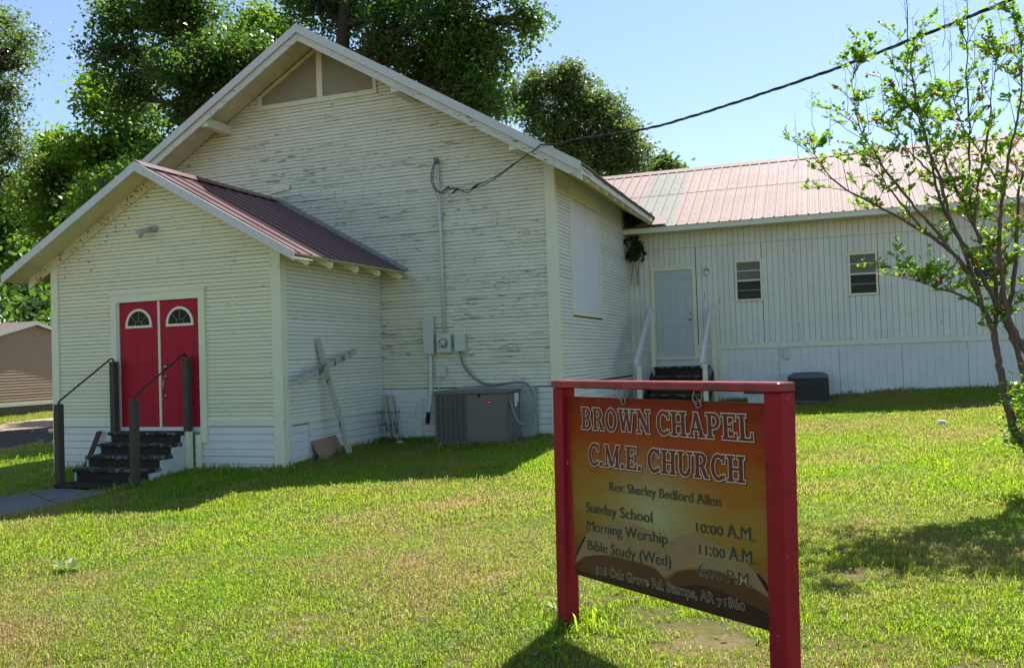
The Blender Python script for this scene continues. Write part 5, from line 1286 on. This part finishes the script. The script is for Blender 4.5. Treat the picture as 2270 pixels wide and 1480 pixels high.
TR = [
 dict(name='sweetgum_tree', label='tall sweetgum with dark star leaved crown rising right behind the church ridge', depth=27, size=.088, leaf=M['gum_leaf'], seed=11, trunk_r=.38, gap=.42,
      trunk_px=[(745, 900), (750, 300), (762, 60), (775, -120), (790, -300)],
      lobes=[(700, 20, 75, 0), (790, -10, 95, 1), (900, 60, 110, 0), (1010, 20, 115, -1), (1110, 60, 85, 0), (1060, 150, 95, 0), (960, 170, 90, 1), (1090, 230, 55, 0), (1165, 35, 45, -.5), (870, -90, 120, 2), (1020, -110, 120, 1), (1130, -50, 70, 0), (830, 110, 50, 1), (1010, 235, 60, 0), (740, -120, 100, 0), (660, -40, 50, 0), (1075, 205, 60, -1)]),
 dict(name='sweetgum_tree', label='broad sweetgum with dark leafy boughs left of the church ridge', depth=21.5, size=.075, leaf=M['gum_leaf'], seed=12, trunk_r=.38, gap=.55, 
      trunk_px=[(420, 900), (430, 500), (420, 250), (400, 60), (400, -60)],
      lobes=[(280, 60, 65, 0), (230, 125, 42, -.5), (360, 60, 85, 0), (450, 90, 90, 1), (530, 110, 70, 0), (590, 130, 42, 0), (400, 150, 80, -1), (310, 155, 65, 0), (480, 170, 70, 0), (250, 20, 40, 0), (410, -10, 80, 0), (350, -40, 70, 0), (435, 235, 50, 0), (270, 215, 50, 0), (530, 170, 50, 0), (400, 250, 30, 0), (370, 350, 45, 0), (430, 330, 60, 0), (480, 290, 60, 0)]),  # last low lobes, unseen behind the main roof, added to shade the left lawn
 dict(name='maple_tree', label='yellow green broad leaved tree below the dark sweetgum, left of the church roof', depth=26, size=.105, leaf=M['maple_leaf'], seed=13, trunk_r=.35, gap=.52, 
      trunk_px=[(250, 900), (250, 600), (265, 400), (270, 260)],
      lobes=[(220, 240, 50, 0), (290, 260, 65, 0), (200, 330, 60, -1), (140, 330, 55, 0), (290, 350, 60, 0), (110, 320, 30, 0), (130, 420, 70, 0), (230, 420, 75, 0), (60, 440, 60, 0), (150, 500, 70, 0), (330, 300, 28, 0), (210, 180, 25, 0), (110, 390, 45, -1), (230, 460, 55, -8), (160, 490, 55, -7), (285, 430, 50, -8), (330, 440, 70, 0), (250, 450, 70, 0), (390, 410, 70, 0), (300, 510, 110, -7), (380, 470, 110, -6), (235, 540, 90, -4), (420, 500, 120, -7), (330, 560, 110, -9), (345, 435, 100, -5), (300, 460, 100, -5), (262, 445, 80, -3)]),  # later lobes, unseen behind the porch, added to shade lawn and road
 dict(name='bright_tree', label='sunlit yellow green tree top peeking just left of the church ridge', depth=36, size=.10, leaf=M['maple_leaf'], seed=14, trunk_r=.3,
      trunk_px=[(580, 900), (580, 400), (580, 120)], lobes=[(560, 65, 55, 0), (620, 75, 50, 0), (600, 130, 60, 0), (530, 60, 35, 0), (575, 25, 22, 0)]),
 dict(name='oak_tree', label='grey green oak boughs hanging in at the upper left', depth=21, size=.062, leaf=M['oak_leaf'], seed=15, trunk_r=.4, gap=.55,
      trunk_px=[(-170, 950), (-160, 500), (-130, 200), (-100, 0)], lobes=[(15, 60, 42, 0), (35, 115, 30, 0), (0, 200, 50, 0), (48, 95, 20, -1), (20, 215, 32, 0), (45, 150, 25, 0), (0, 320, 50, 0), (30, 350, 32, 0), (10, 400, 35, 0), (-60, 150, 90, 0), (-60, 330, 90, 0), (-80, 0, 100, 1), (15, 270, 28, 0)]),
 dict(name='bushy_tree', label='bright yellow green bushy tree low at the left edge behind the road', depth=43, size=.14, leaf=M['maple_leaf'], seed=16, trunk_r=.25,
      trunk_px=[(20, 880), (20, 600), (20, 450)], lobes=[(25, 430, 50, 0), (60, 480, 55, 0), (10, 520, 60, 0), (70, 560, 50, -1), (-20, 470, 60, 0), (20, 600, 60, 0)]),
 dict(name='young_tree', label='small pale leaved tree above the roof of the tan house', depth=41, size=.13, leaf=M['maple_leaf'], seed=17, trunk_r=.12,
      trunk_px=[(80, 860), (80, 740), (80, 660)], lobes=[(70, 645, 38, 0), (100, 660, 30, 0), (45, 680, 28, 0), (85, 620, 22, 0), (75, 690, 36, 0)]),
 dict(name='oak_tree', label='round grey green oak behind the annex roof, right of the church', depth=42, size=.095, leaf=M['oak_leaf2'], seed=18, trunk_r=.3, gap=.42,
      trunk_px=[(1290, 860), (1285, 500), (1270, 330), (1265, 230)], lobes=[(1250, 180, 40, 0), (1190, 200, 48, 0), (1300, 220, 55, 0), (1220, 260, 65, 0), (1340, 250, 45, 0), (1300, 310, 75, 0), (1370, 300, 48, 0), (1390, 350, 60, 0), (1240, 320, 55, 0), (1160, 230, 32, 0), (1340, 370, 60, 0), (1265, 160, 25, 0)]),
 dict(name='sapling', label='thin willowy sapling top between the oak and the annex roof', depth=44, size=.15, leaf=M['oak_leaf'], seed=19, trunk_r=.08, gap=.6,
      trunk_px=[(1480, 850), (1480, 500), (1482, 350)], lobes=[(1465, 370, 22, 0), (1490, 362, 20, 0), (1505, 372, 16, 0), (1480, 385, 28, 0)]),
]
for T in TR: tree(**T)
# far wooded edge that reads as one mass
r = np.random.default_rng(44); cs_ = []
for k in range(900):
    a = r.uniform(math.radians(95), math.radians(165)); R0 = r.uniform(52, 62); cs_.append((R0*math.cos(a), R0*math.sin(a), -.5+abs(r.normal())*3.0+r.random()*4))
leaf_cloud('far_woods', M['gum_leaf'], cs_, .9, 30, .26, None, 45, kind='stuff')['label'] = 'dark mass of woods far behind the houses'

# ------------------------------------------------------------------ crape myrtle at the right
MYD = 8.7
cm_foot = np.array((1.95, 8.55, 0)); cm_foot[2] = gz(cm_foot[0], cm_foot[1])
myr = thing('crape_myrtle', 'multi stemmed crape myrtle with small glossy leaves at the right edge of the lawn', 'tree', cm_foot)
R = random.Random(99); rr_ = np.random.default_rng(99)
F0_ = (2292, 1052)
stems = [  # (dy offset of plane, base radius, points)
 (0., .052, [F0_, (2262, 975), (2235, 905), (2222, 850), (2212, 790), (2203, 735), (2178, 680), (2150, 610), (2110, 560), (2050, 515), (1985, 478), (1930, 448), (1860, 410), (1820, 365), (1795, 322)]),
 (.1, .030, [(2203, 735), (2222, 640), (2230, 590)]),
 (.15, .026, [(2178, 680), (2140, 560), (2105, 480), (2085, 400), (2050, 300), (2028, 200), (2015, 110), (2012, 10), (2008, -60)]),
 (-.2, .022, [(2150, 610), (2080, 520), (2020, 450), (1965, 380), (1940, 340), (1905, 280), (1890, 190), (1900, 150)]),
 (.3, .045, [F0_, (2290, 960), (2278, 880), (2262, 800), (2240, 740), (2218, 690), (2208, 640), (2195, 570), (2160, 500), (2148, 420), (2150, 300), (2143, 180), (2145, 60), (2145, -40)]),
 (.2, .030, [(2218, 690), (2170, 600), (2110, 500), (2080, 430), (2060, 330), (2035, 260), (2000, 200), (2010, 120)]),
 (-.1, .045, [F0_, (2310, 900), (2300, 820), (2268, 770), (2235, 700), (2222, 620), (2215, 520), (2225, 430), (2240, 330), (2262, 230), (2265, 120), (2250, 40)]),
 (.4, .03, [(2235, 700), (2250, 600), (2255, 500), (2262, 400), (2290, 300), (2300, 200)]),
 (-.4, .028, [(2268, 770), (2320, 640), (2350, 480), (2380, 300), (2390, 150)]),
 (-.3, .020, [(2178, 680), (2120, 650), (2080, 640), (2040, 625)]),
 (.5, .026, [(2195, 570), (2130, 440), (2090, 340), (2080, 250)]),
 (.1, .020, [(2160, 500), (2170, 400), (2190, 300), (2200, 190), (2215, 110)]),
 (.3, .016, [(2085, 400), (2040, 360), (1995, 310), (1965, 260)]),
 (0, .014, [(2225, 430), (2180, 350), (2130, 270), (2110, 200)]),
 (-.2, .016, [(2050, 515), (1990, 440), (1960, 400), (1945, 330)]),
 (.0, .03, [F0_, (2330, 950), (2400, 820), (2480, 650), (2530, 450), (2540, 300)]),
]
def on_m(x, y, d): return at(x, y, 1, MYD+d)
sm = []; base_pt = cm_foot+np.array((0, 0, -.08))
for (d, r0, P) in stems:
    pts = []
    for i, (x, y) in enumerate(P):
        k = i/(len(P)-1); q = on_m(x, y, d*min(1, k*2.0) if P[0] == F0_ else d)
        if P[0] != F0_:  # start on the parent stem
            q = on_m(x, y, d*min(1, .0+k*1.6)+0)
        pts.append(q)
    if P[0] == F0_: pts[0] = base_pt+np.array((R.uniform(-.04, .04), R.uniform(-.04, .04), 0))
    sp_ = smooth_path(pts, 6); rad = [max(.0035, r0*(1-i/len(sp_))**.85) for i in range(len(sp_))]
    mb = MB(); mb.tube([q+np.array((R.uniform(-1, 1), R.uniform(-1, 1), 0))*.008 for q in sp_], [x_*.72*R.uniform(.88, 1.14) for x_ in rad], 9); mb.build('stem', [M['bark_red']], myr, smooth=True); sm.append((sp_, rad))
# side shoots with leaves
twig = MB(); shoots = []
def spray(a_, d, L):
    """a thin curved side branch carrying leafy twiglets on its outer part"""
    v = d*.45+np.array((R.uniform(-1, 1), R.uniform(-1, 1), R.uniform(-.15, .55))); v /= np.linalg.norm(v)
    m_ = a_+v*L*.5+np.array((0, 0, .02)); e_ = a_+v*L+np.array((0, 0, L*R.uniform(-.12, .25))); twig.tube([a_, m_, e_], [.0042, .003, .0014], 4)
    for _ in range(R.choice((3, 4, 5, 6))):
        t = R.uniform(.35, 1); p = a_*(1-t)**2+m_*2*t*(1-t)+e_*t*t
        w = v*.5+np.array((R.uniform(-1, 1), R.uniform(-1, 1), R.uniform(-.2, .5))); w /= np.linalg.norm(w); l = R.uniform(.06, .17)
        twig.tube([p, p+w*l], [.002, .001], 3); shoots.append((p, p+w*l*.5, p+w*l+np.array((0, 0, l*.1))))
for (sp_, rad) in sm:
    n_ = len(sp_); seg = 0.; nxt = R.uniform(.05, .2)
    for i in range(int(n_*.28), n_):
        seg += np.linalg.norm(sp_[i]-sp_[i-1])
        if sp_[i][2] < 1.75 or sp_[i][2] > 4.55 or seg < nxt: continue
        seg = 0.; nxt = R.uniform(.06, .24)
        d = sp_[min(i+1, n_-1)]-sp_[i-1]; d /= np.linalg.norm(d)+1e-9
        for _ in range(R.choice((1, 2, 2, 3))): spray(sp_[i], d, R.uniform(.14, .50))
    if sp_[-3][2] < 4.6:
      for _ in range(3): spray(sp_[-3], np.array((0, 0, 1.)), R.uniform(.1, .25))
    if sp_[-1][2] < 4.7: shoots.append((sp_[-4], sp_[-2], sp_[-1]))
# extra low spray at left (over the wall) and low shoots
for (x, y, d) in ((2040, 622, -.3), (2070, 640, -.3), (2090, 618, -.2), (2120, 640, -.3), (2150, 660, -.2), (2180, 700, -.1), (2060, 600, -.4), (2130, 610, .1), (2200, 690, .1), (2170, 720, -.2), (2210, 715, 0)):
    c = on_m(x, y, d)
    for _ in range(3):
        v = np.array((R.uniform(-1, 1), R.uniform(-1, 1), R.uniform(-.2, .6))); shoots.append((c, c+v*.09, c+v*.2)); twig.tube([c, c+v*.2], [.003, .0015], 4)
# bare flowering twigs of last year standing above the crown
for (x, y) in ((2012, 5), (2145, -30), (1898, 120), (1800, 215), (2060, 90), (2105, 130), (2200, 120), (2250, 60), (1960, 190), (1925, 215), (2180, 180), (2095, 20), (2240, 160), (1770, 290), (2030, 60), (2130, 20), (2160, 90), (2225, 30), (1985, 110), (2075, 120), (1880, 170), (1840, 240), (2260, 100), (2110, 70)):
    c = on_m(x, y+60, R.uniform(-.3, .4)); tp = c+np.array((R.uniform(-.05, .03), 0, .36)); twig.tube([c-np.array((R.uniform(-.05, .09), 0, .10)), c, tp], [.003, .0025, .0012], 4)
    for k in range(9):
        q = c+(tp-c)*R.uniform(.15, 1); w = np.array((R.uniform(-1, 1), R.uniform(-1, 1), R.uniform(.3, 1)))*R.uniform(.03, .09); twig.tube([q, q+w], [.0012, .0008], 3)
        twig.tube([q+w*.98, q+w*1.0+np.array((0, 0, .006))], [.003, .003], 4)
twig.build('twigs', [M['twig']], myr, kind='stuff')
# one leaf shape, shared
lv = [(0, 0, 0), (.26, .30, .03), (.66, .34, .05), (1, 0, .0), (.66, -.34, .05), (.26, -.30, .03), (.5, 0, -.02)]
lf = [(0, 6, 1), (1, 6, 2), (2, 6, 3), (3, 6, 4), (4, 6, 5), (5, 6, 0)]
def leaf_mesh(mat):
    me = bpy.data.meshes.new('leaf'); me.from_pydata(lv, [], lf); me.materials.append(mat); me.update(); return me
lm_g, lm_r = leaf_mesh(M['myrtle_leaf']), leaf_mesh(M['myrtle_new'])
LV = np.array(lv); allv, allf, allm = [], [], []; single = 0; lcount = 0
off = np.array(myr.location)
for (a_, m_, e_) in shoots:
    L = np.linalg.norm(e_-a_); k_ = max(5, int(L/.022)); young = R.random() < .05
    for i in range(k_):
        t = (i+.5)/k_; p = a_*(1-t)**2+m_*2*t*(1-t)+e_*t*t; d = e_-a_; d /= np.linalg.norm(d)
        for s_ in range(R.choice((1, 2))):
            w = np.array((R.uniform(-1, 1), R.uniform(-1, 1), R.uniform(-.3, .8))); w = w+d*.5; w /= np.linalg.norm(w)
            nn = np.array((R.uniform(-.6, .6), R.uniform(-.6, .6), 1.0)); nn -= w*np.dot(nn, w); nn /= np.linalg.norm(nn)+1e-9; bn = np.cross(nn, w); s = R.uniform(.028, .054)
            rot = np.stack([w, bn, nn], axis=1); red = (young and t > .4) or R.random() < .006
            if single < 280 and p[0] < 1.0 and R.random() < .4:
                o = bpy.data.objects.new('leaf', lm_r if red else lm_g); COL.objects.link(o); mw = Matrix(((*rot[0]*s, p[0]-off[0]), (*rot[1]*s, p[1]-off[1]), (*rot[2]*s, p[2]-off[2]), (0, 0, 0, 1))) if False else None
                m44 = Matrix.Identity(4)
                for q in range(3):
                    for c in range(3): m44[q][c] = float(rot[q, c]*s)
                    m44[q][3] = float(p[q]-off[q])
                o.parent = myr; o.matrix_local = m44; single += 1
            else:
                V = (LV*s)@rot.T+p; b0 = len(allv); allv += V.tolist(); allf += [tuple(b0+j for j in f_) for f_ in lf]; allm += [1 if red else 0]*6
            lcount += 1
obj('foliage', allv, allf, [M['myrtle_leaf'], M['myrtle_new']], myr, allm, kind='stuff')
# suckers at its foot
sh = thing('leafy_shrub', 'low leafy shrub at the foot of the crape myrtle, right edge', 'shrub', ground_at(2290, 1020))
b = MB(); av, afc, am = [], [], []
for k in range(46):
    x = R.uniform(2236, 2380); y = R.uniform(850, 1000); c = at(x, y, 1, 8.7+R.uniform(-.3, .3)); g_ = gz(c[0], c[1]); z0 = np.array((2.05+R.uniform(-.2, .3), 8.6+R.uniform(-.2, .2), 0)); z0[2] = gz(z0[0], z0[1])
    b.tube([z0, (z0+c)/2+np.array((0, 0, .1)), c], [.007, .004, .002], 4)
    for i in range(26):
        p = c+rr_.normal(size=3)*.07; w = rr_.normal(size=3); w[2] *= .5; w /= np.linalg.norm(w); nn = np.array((R.uniform(-.6, .6), R.uniform(-.6, .6), 1.)); nn -= w*np.dot(nn, w); nn /= np.linalg.norm(nn); rot = np.stack([w, np.cross(nn, w), nn], axis=1)
        V = (LV*R.uniform(.035, .065))@rot.T+p; b0 = len(av); av += V.tolist(); afc += [tuple(b0+j for j in f_) for f_ in lf]; am += [1 if R.random() < .04 else 0]*6
b.build('stems', [M['bark_red']], sh, kind='stuff'); obj('foliage', av, afc, [M['myrtle_leaf'], M['myrtle_new']], sh, am, kind='stuff')

# ivy hanging where the annex eave meets the church
q = np.array((-4.0, 19.2, 4.0)); iv = thing('ivy', 'dark ivy clump hanging where the annex eave meets the church wall', 'ivy', q)
cs_ = [(-4.1+R.uniform(-.1, .25), 19.25+R.uniform(-.15, .25), 4.12-R.random()**1.2*.55+.1) for _ in range(26)]+[(-4.15+R.uniform(0, .45), 19.1+R.uniform(-.1, .4), R.uniform(4.42, 4.75)) for _ in range(16)]
leaf_cloud('foliage', M['ivy_leaf'], cs_, .055, 12, .055, iv, 71, kind='stuff')
b = MB()
for k in range(7): x = -4.2+k*.035; b.tube(smooth_path([(x, 19.55, 4.3), (x+R.uniform(-.03, .06), 19.50, 3.8), (x+R.uniform(-.05, .1), 19.53, 3.3+R.uniform(-.2, .2))], 4), .004, 4)
b.build('stems', [M['twig']], iv, kind='stuff')
# broad leaved weed on the lawn
q = ground_at(150, 1273); wd_ = thing('weed', 'pale broad leaved weed lying open on the lawn at lower left', 'weed', q)
for k in range(15):
    a = k*2*PI/15+R.uniform(-.2, .2); L = R.uniform(.10, .17); w = np.array((math.cos(a)*1.5, math.sin(a)*.9, R.uniform(.3, 1.1))); w /= np.linalg.norm(w); nn = np.array((0, 0, 1.)); nn -= w*np.dot(nn, w); nn /= np.linalg.norm(nn); rot = np.stack([w, np.cross(nn, w), nn], axis=1)
    V = (LV*np.array((L, L*.5, L*1.5)))@rot.T+q+w*.02+np.array((0, 0, .03)); obj('leaf', V, lf, M['weed_leaf'], wd_)

# fallen leaves and straw on the lawn
lt = MB(); RL = random.Random(8)
for k in range(1500):
    a = math.radians(RL.uniform(-56, 14)); d = math.sqrt(RL.uniform(3**2, 15**2)) if k % 2 else RL.uniform(3, 7.5); x, y = d*math.sin(a), d*math.cos(a)
    if y > 9.4 and x < -4: continue
    z = gz(x, y)+RL.uniform(.012, .035); t = RL.uniform(0, PI); L = RL.uniform(.012, .03); w = L*RL.choice((.55, .6, .12)); L = L*2.2 if w < L*.2 else L; u_ = np.array((math.cos(t), math.sin(t), RL.uniform(-.3, .3))); v_ = np.array((-math.sin(t), math.cos(t), RL.uniform(-.3, .3))); c = np.array((x, y, z))
    lt.add([c-u_*L, c+v_*w, c+u_*L, c-v_*w], [(0, 1, 2, 3)])
o = lt.build('leaf_litter', [simple('dry_leaf_litter', (.24, .17, .09), .9, .5, 40)], None, kind='stuff'); o['label'] = 'scattered dry leaves and straw on the lawn'

# ------------------------------------------------------------------ grass: real blades, instanced
def tuft(seed, nb, h, spread, wmul=1.):
    r = random.Random(seed); v = []; f = []
    for k in range(nb):
        a = r.uniform(0, 2*PI); x, y = r.gauss(0, spread), r.gauss(0, spread); hh = h*r.uniform(.5, 1.15); ln = r.uniform(.15, 1.05)*hh; w = r.uniform(.0014, .0030)*wmul; dx, dy = math.cos(a), math.sin(a); ox, oy = -dy*w, dx*w; b0 = len(v)
        v += [(x-ox, y-oy, -.01), (x+ox, y+oy, -.01), (x+dx*ln*.35-ox*.9, y+dy*ln*.35-oy*.9, hh*.6), (x+dx*ln*.35+ox*.9, y+dy*ln*.35+oy*.9, hh*.6), (x+dx*ln, y+dy*ln, hh*.95)]
        f += [(b0, b0+1, b0+3, b0+2), (b0+2, b0+3, b0+4)]
    me = bpy.data.meshes.new('grass_tuft'); me.from_pydata(v, [], f); me.materials.append(M['grass']); me.update(); return me
tmesh = [tuft(i, 26, .026+.008*(i % 3), .031) for i in range(5)]+[tuft(20+i, 34, .027+.006*i, .062, 1.45) for i in range(3)]
tobj = [bpy.data.objects.new('grass_tuft', m_) for m_ in tmesh]
r = np.random.default_rng(5)
def cand(n, rmin, rmax, amin=-66, amax=22):
    a = np.radians(r.uniform(amin, amax, n)); rad = np.sqrt(r.uniform(rmin**2, rmax**2, n)); return rad*np.sin(a), rad*np.cos(a), rad
xs1, ys1, rd1 = cand(80000, 2.2, 9.5); xs2, ys2, rd2 = cand(85000, 9.0, 22); xs3, ys3, rd3 = cand(12000, 22, 46, -66, -30)
gx_ = np.r_[xs1, xs2, xs3]; gy_ = np.r_[ys1, ys2, ys3]; rd_ = np.r_[rd1, rd2, rd3]
keep = np.ones(len(gx_), bool)
def cut(x0, x1, y0, y1): 
    global keep; keep &= ~((gx_ > x0) & (gx_ < x1) & (gy_ > y0) & (gy_ < y1))
cut(PX0+.01, PX1+.0, PY-.02, 40); cut(XW0, XW1+.01, YM-.03, 40); cut(XW1, 40, YA-.01, 40); cut(SX0-.04, SX1+.04, 9.56, 11); cut(AX0_-.22, AX1_+.3, 12.92, 14)
cut(x0, x1, 18.7, 19.55); cut(-30.4, -20.5, -50, 80); cut(-60, HX+.05, 24, 33)
wp = [p for b_ in walk[:2] for p in [b_.v[:4]]]
def inside(P, X_, Y_):
    s = np.ones(len(X_), bool); c = sum(P[i][0]*P[(i+1) % 4][1]-P[(i+1) % 4][0]*P[i][1] for i in range(4)); sg = 1 if c > 0 else -1
    for i in range(4):
        a, b_ = P[i], P[(i+1) % 4]; s &= sg*((b_[0]-a[0])*(Y_-a[1])-(b_[1]-a[1])*(X_-a[0])) > -.02
    return s
for P in wp: keep &= ~inside(P, gx_, gy_)
# thin bare spots as in the worn foreground
pn = np.sin(gx_*3.1+1.7*np.sin(gy_*2.3))+np.sin(gy_*4.3+gx_*1.9)+np.sin(gx_*7.7-gy_*5.1)*.7
near = (rd_ < 6.5)
keep &= ~(near & (pn > .75) & (r.random(len(gx_)) < .75))
keep &= ~((rd_ < 7) & (np.hypot(gx_+.4, gy_-4.3) < 1.2) & (r.random(len(gx_)) < .62))
keep &= ~((rd_ < 5.2) & (r.random(len(gx_)) < .2))
gx_, gy_, rd_ = gx_[keep], gy_[keep], rd_[keep]; gz_ = np.concatenate([gz(gx_[i:i+20000], gy_[i:i+20000]) for i in range(0, len(gx_), 20000)])
rw = np.random.default_rng(17); EX = []
def edge(xa, ya, xb, yb, n_, w_=.05):
    t_ = rw.random(n_); EX.append(np.c_[xa+(xb-xa)*t_+rw.normal(0, w_, n_), ya+(yb-ya)*t_+rw.normal(0, w_, n_)])
edge(PX0, PY-.07, -10.8, PY-.07, 50); edge(-9.2, PY-.07, PX1, PY-.07, 60); edge(PX1+.07, PY, PX1+.07, YM, 110); edge(PX1, YM-.09, -6.4, YM-.09, 40); edge(-4.8, YM-.09, XW1, YM-.09, 30); edge(XW1+.08, YM, XW1+.08, 19.5, 120); edge(-2.3, YA-.08, 8, YA-.08, 300)
edge(AX0_-.2, 12.88, AX1_+.3, 12.88, 40); edge(SX1+.08, 9.5, SX1+.08, 10.7, 20)
for s_ in (0, SLEN-.02):
    q = SL0+SD*s_; t_ = rw.uniform(0, 2*PI, 26); EX.append(np.c_[q[0]+.09*np.cos(t_), q[1]+.09*np.sin(t_)])
EX = np.concatenate(EX); ex_n = len(EX); gx_ = np.r_[gx_, EX[:, 0]]; gy_ = np.r_[gy_, EX[:, 1]]; rd_ = np.r_[rd_, np.hypot(EX[:, 0], EX[:, 1])]; gz_ = np.r_[gz_, gz(EX[:, 0], EX[:, 1])]
me = bpy.data.meshes.new('grass'); me.vertices.add(len(gx_)); me.vertices.foreach_set('co', np.c_[gx_, gy_, gz_].ravel())
far_ = rd_ > 8.5
idx = np.where(far_, 5+r.integers(0, 3, len(gx_)), r.integers(0, 5, len(gx_))).astype(np.int32)
at_ = me.attributes.new('pick', 'INT', 'POINT'); at_.data.foreach_set('value', idx)
sc_ = (r.uniform(.65, 1.25, len(gx_))*np.where(rd_ > 20, 2.2, np.where(far_, 1.15, 1.0))).astype(np.float32); sc_[-ex_n:] *= rw.uniform(1.2, 2.6, ex_n); a2 = me.attributes.new('sz', 'FLOAT', 'POINT'); a2.data.foreach_set('value', sc_)
a3 = me.attributes.new('rot', 'FLOAT_VECTOR', 'POINT'); rv = np.c_[r.normal(0, .12, len(gx_)), r.normal(0, .12, len(gx_)), r.uniform(0, 2*PI, len(gx_))].astype(np.float32); a3.data.foreach_set('vector', rv.ravel())
go = bpy.data.objects.new('grass', me); COL.objects.link(go); go['kind'] = 'stuff'; go['label'] = 'short mown grass with drier brown patches'
ng = bpy.data.node_groups.new('grass_scatter', 'GeometryNodeTree'); ng.interface.new_socket('Geometry', in_out='INPUT', socket_type='NodeSocketGeometry'); ng.interface.new_socket('Geometry', in_out='OUTPUT', socket_type='NodeSocketGeometry')
gi = ng.nodes.new('NodeGroupInput'); gout = ng.nodes.new('NodeGroupOutput'); gi_ = ng.nodes.new('GeometryNodeGeometryToInstance')
for o_ in tobj[::-1]:
    oi = ng.nodes.new('GeometryNodeObjectInfo'); oi.inputs['Object'].default_value = o_; oi.inputs['As Instance'].default_value = False; ng.links.new(oi.outputs['Geometry'], gi_.inputs[0])
iop = ng.nodes.new('GeometryNodeInstanceOnPoints'); iop.inputs['Pick Instance'].default_value = True
def na(nm, tp):
    x = ng.nodes.new('GeometryNodeInputNamedAttribute'); x.data_type = tp; x.inputs['Name'].default_value = nm; return x.outputs['Attribute']
ng.links.new(gi.outputs[0], iop.inputs['Points']); ng.links.new(gi_.outputs[0], iop.inputs['Instance']); ng.links.new(na('pick', 'INT'), iop.inputs['Instance Index'])
e2r = ng.nodes.new('FunctionNodeEulerToRotation'); ng.links.new(na('rot', 'FLOAT_VECTOR'), e2r.inputs[0]); ng.links.new(e2r.outputs[0], iop.inputs['Rotation']); ng.links.new(na('sz', 'FLOAT'), iop.inputs['Scale'])
ng.links.new(iop.outputs[0], gout.inputs[0])
md = go.modifiers.new('scatter', 'NODES'); md.node_group = ng
print('leaves', lcount, 'tufts', len(gx_), 'objects', len(bpy.data.objects))
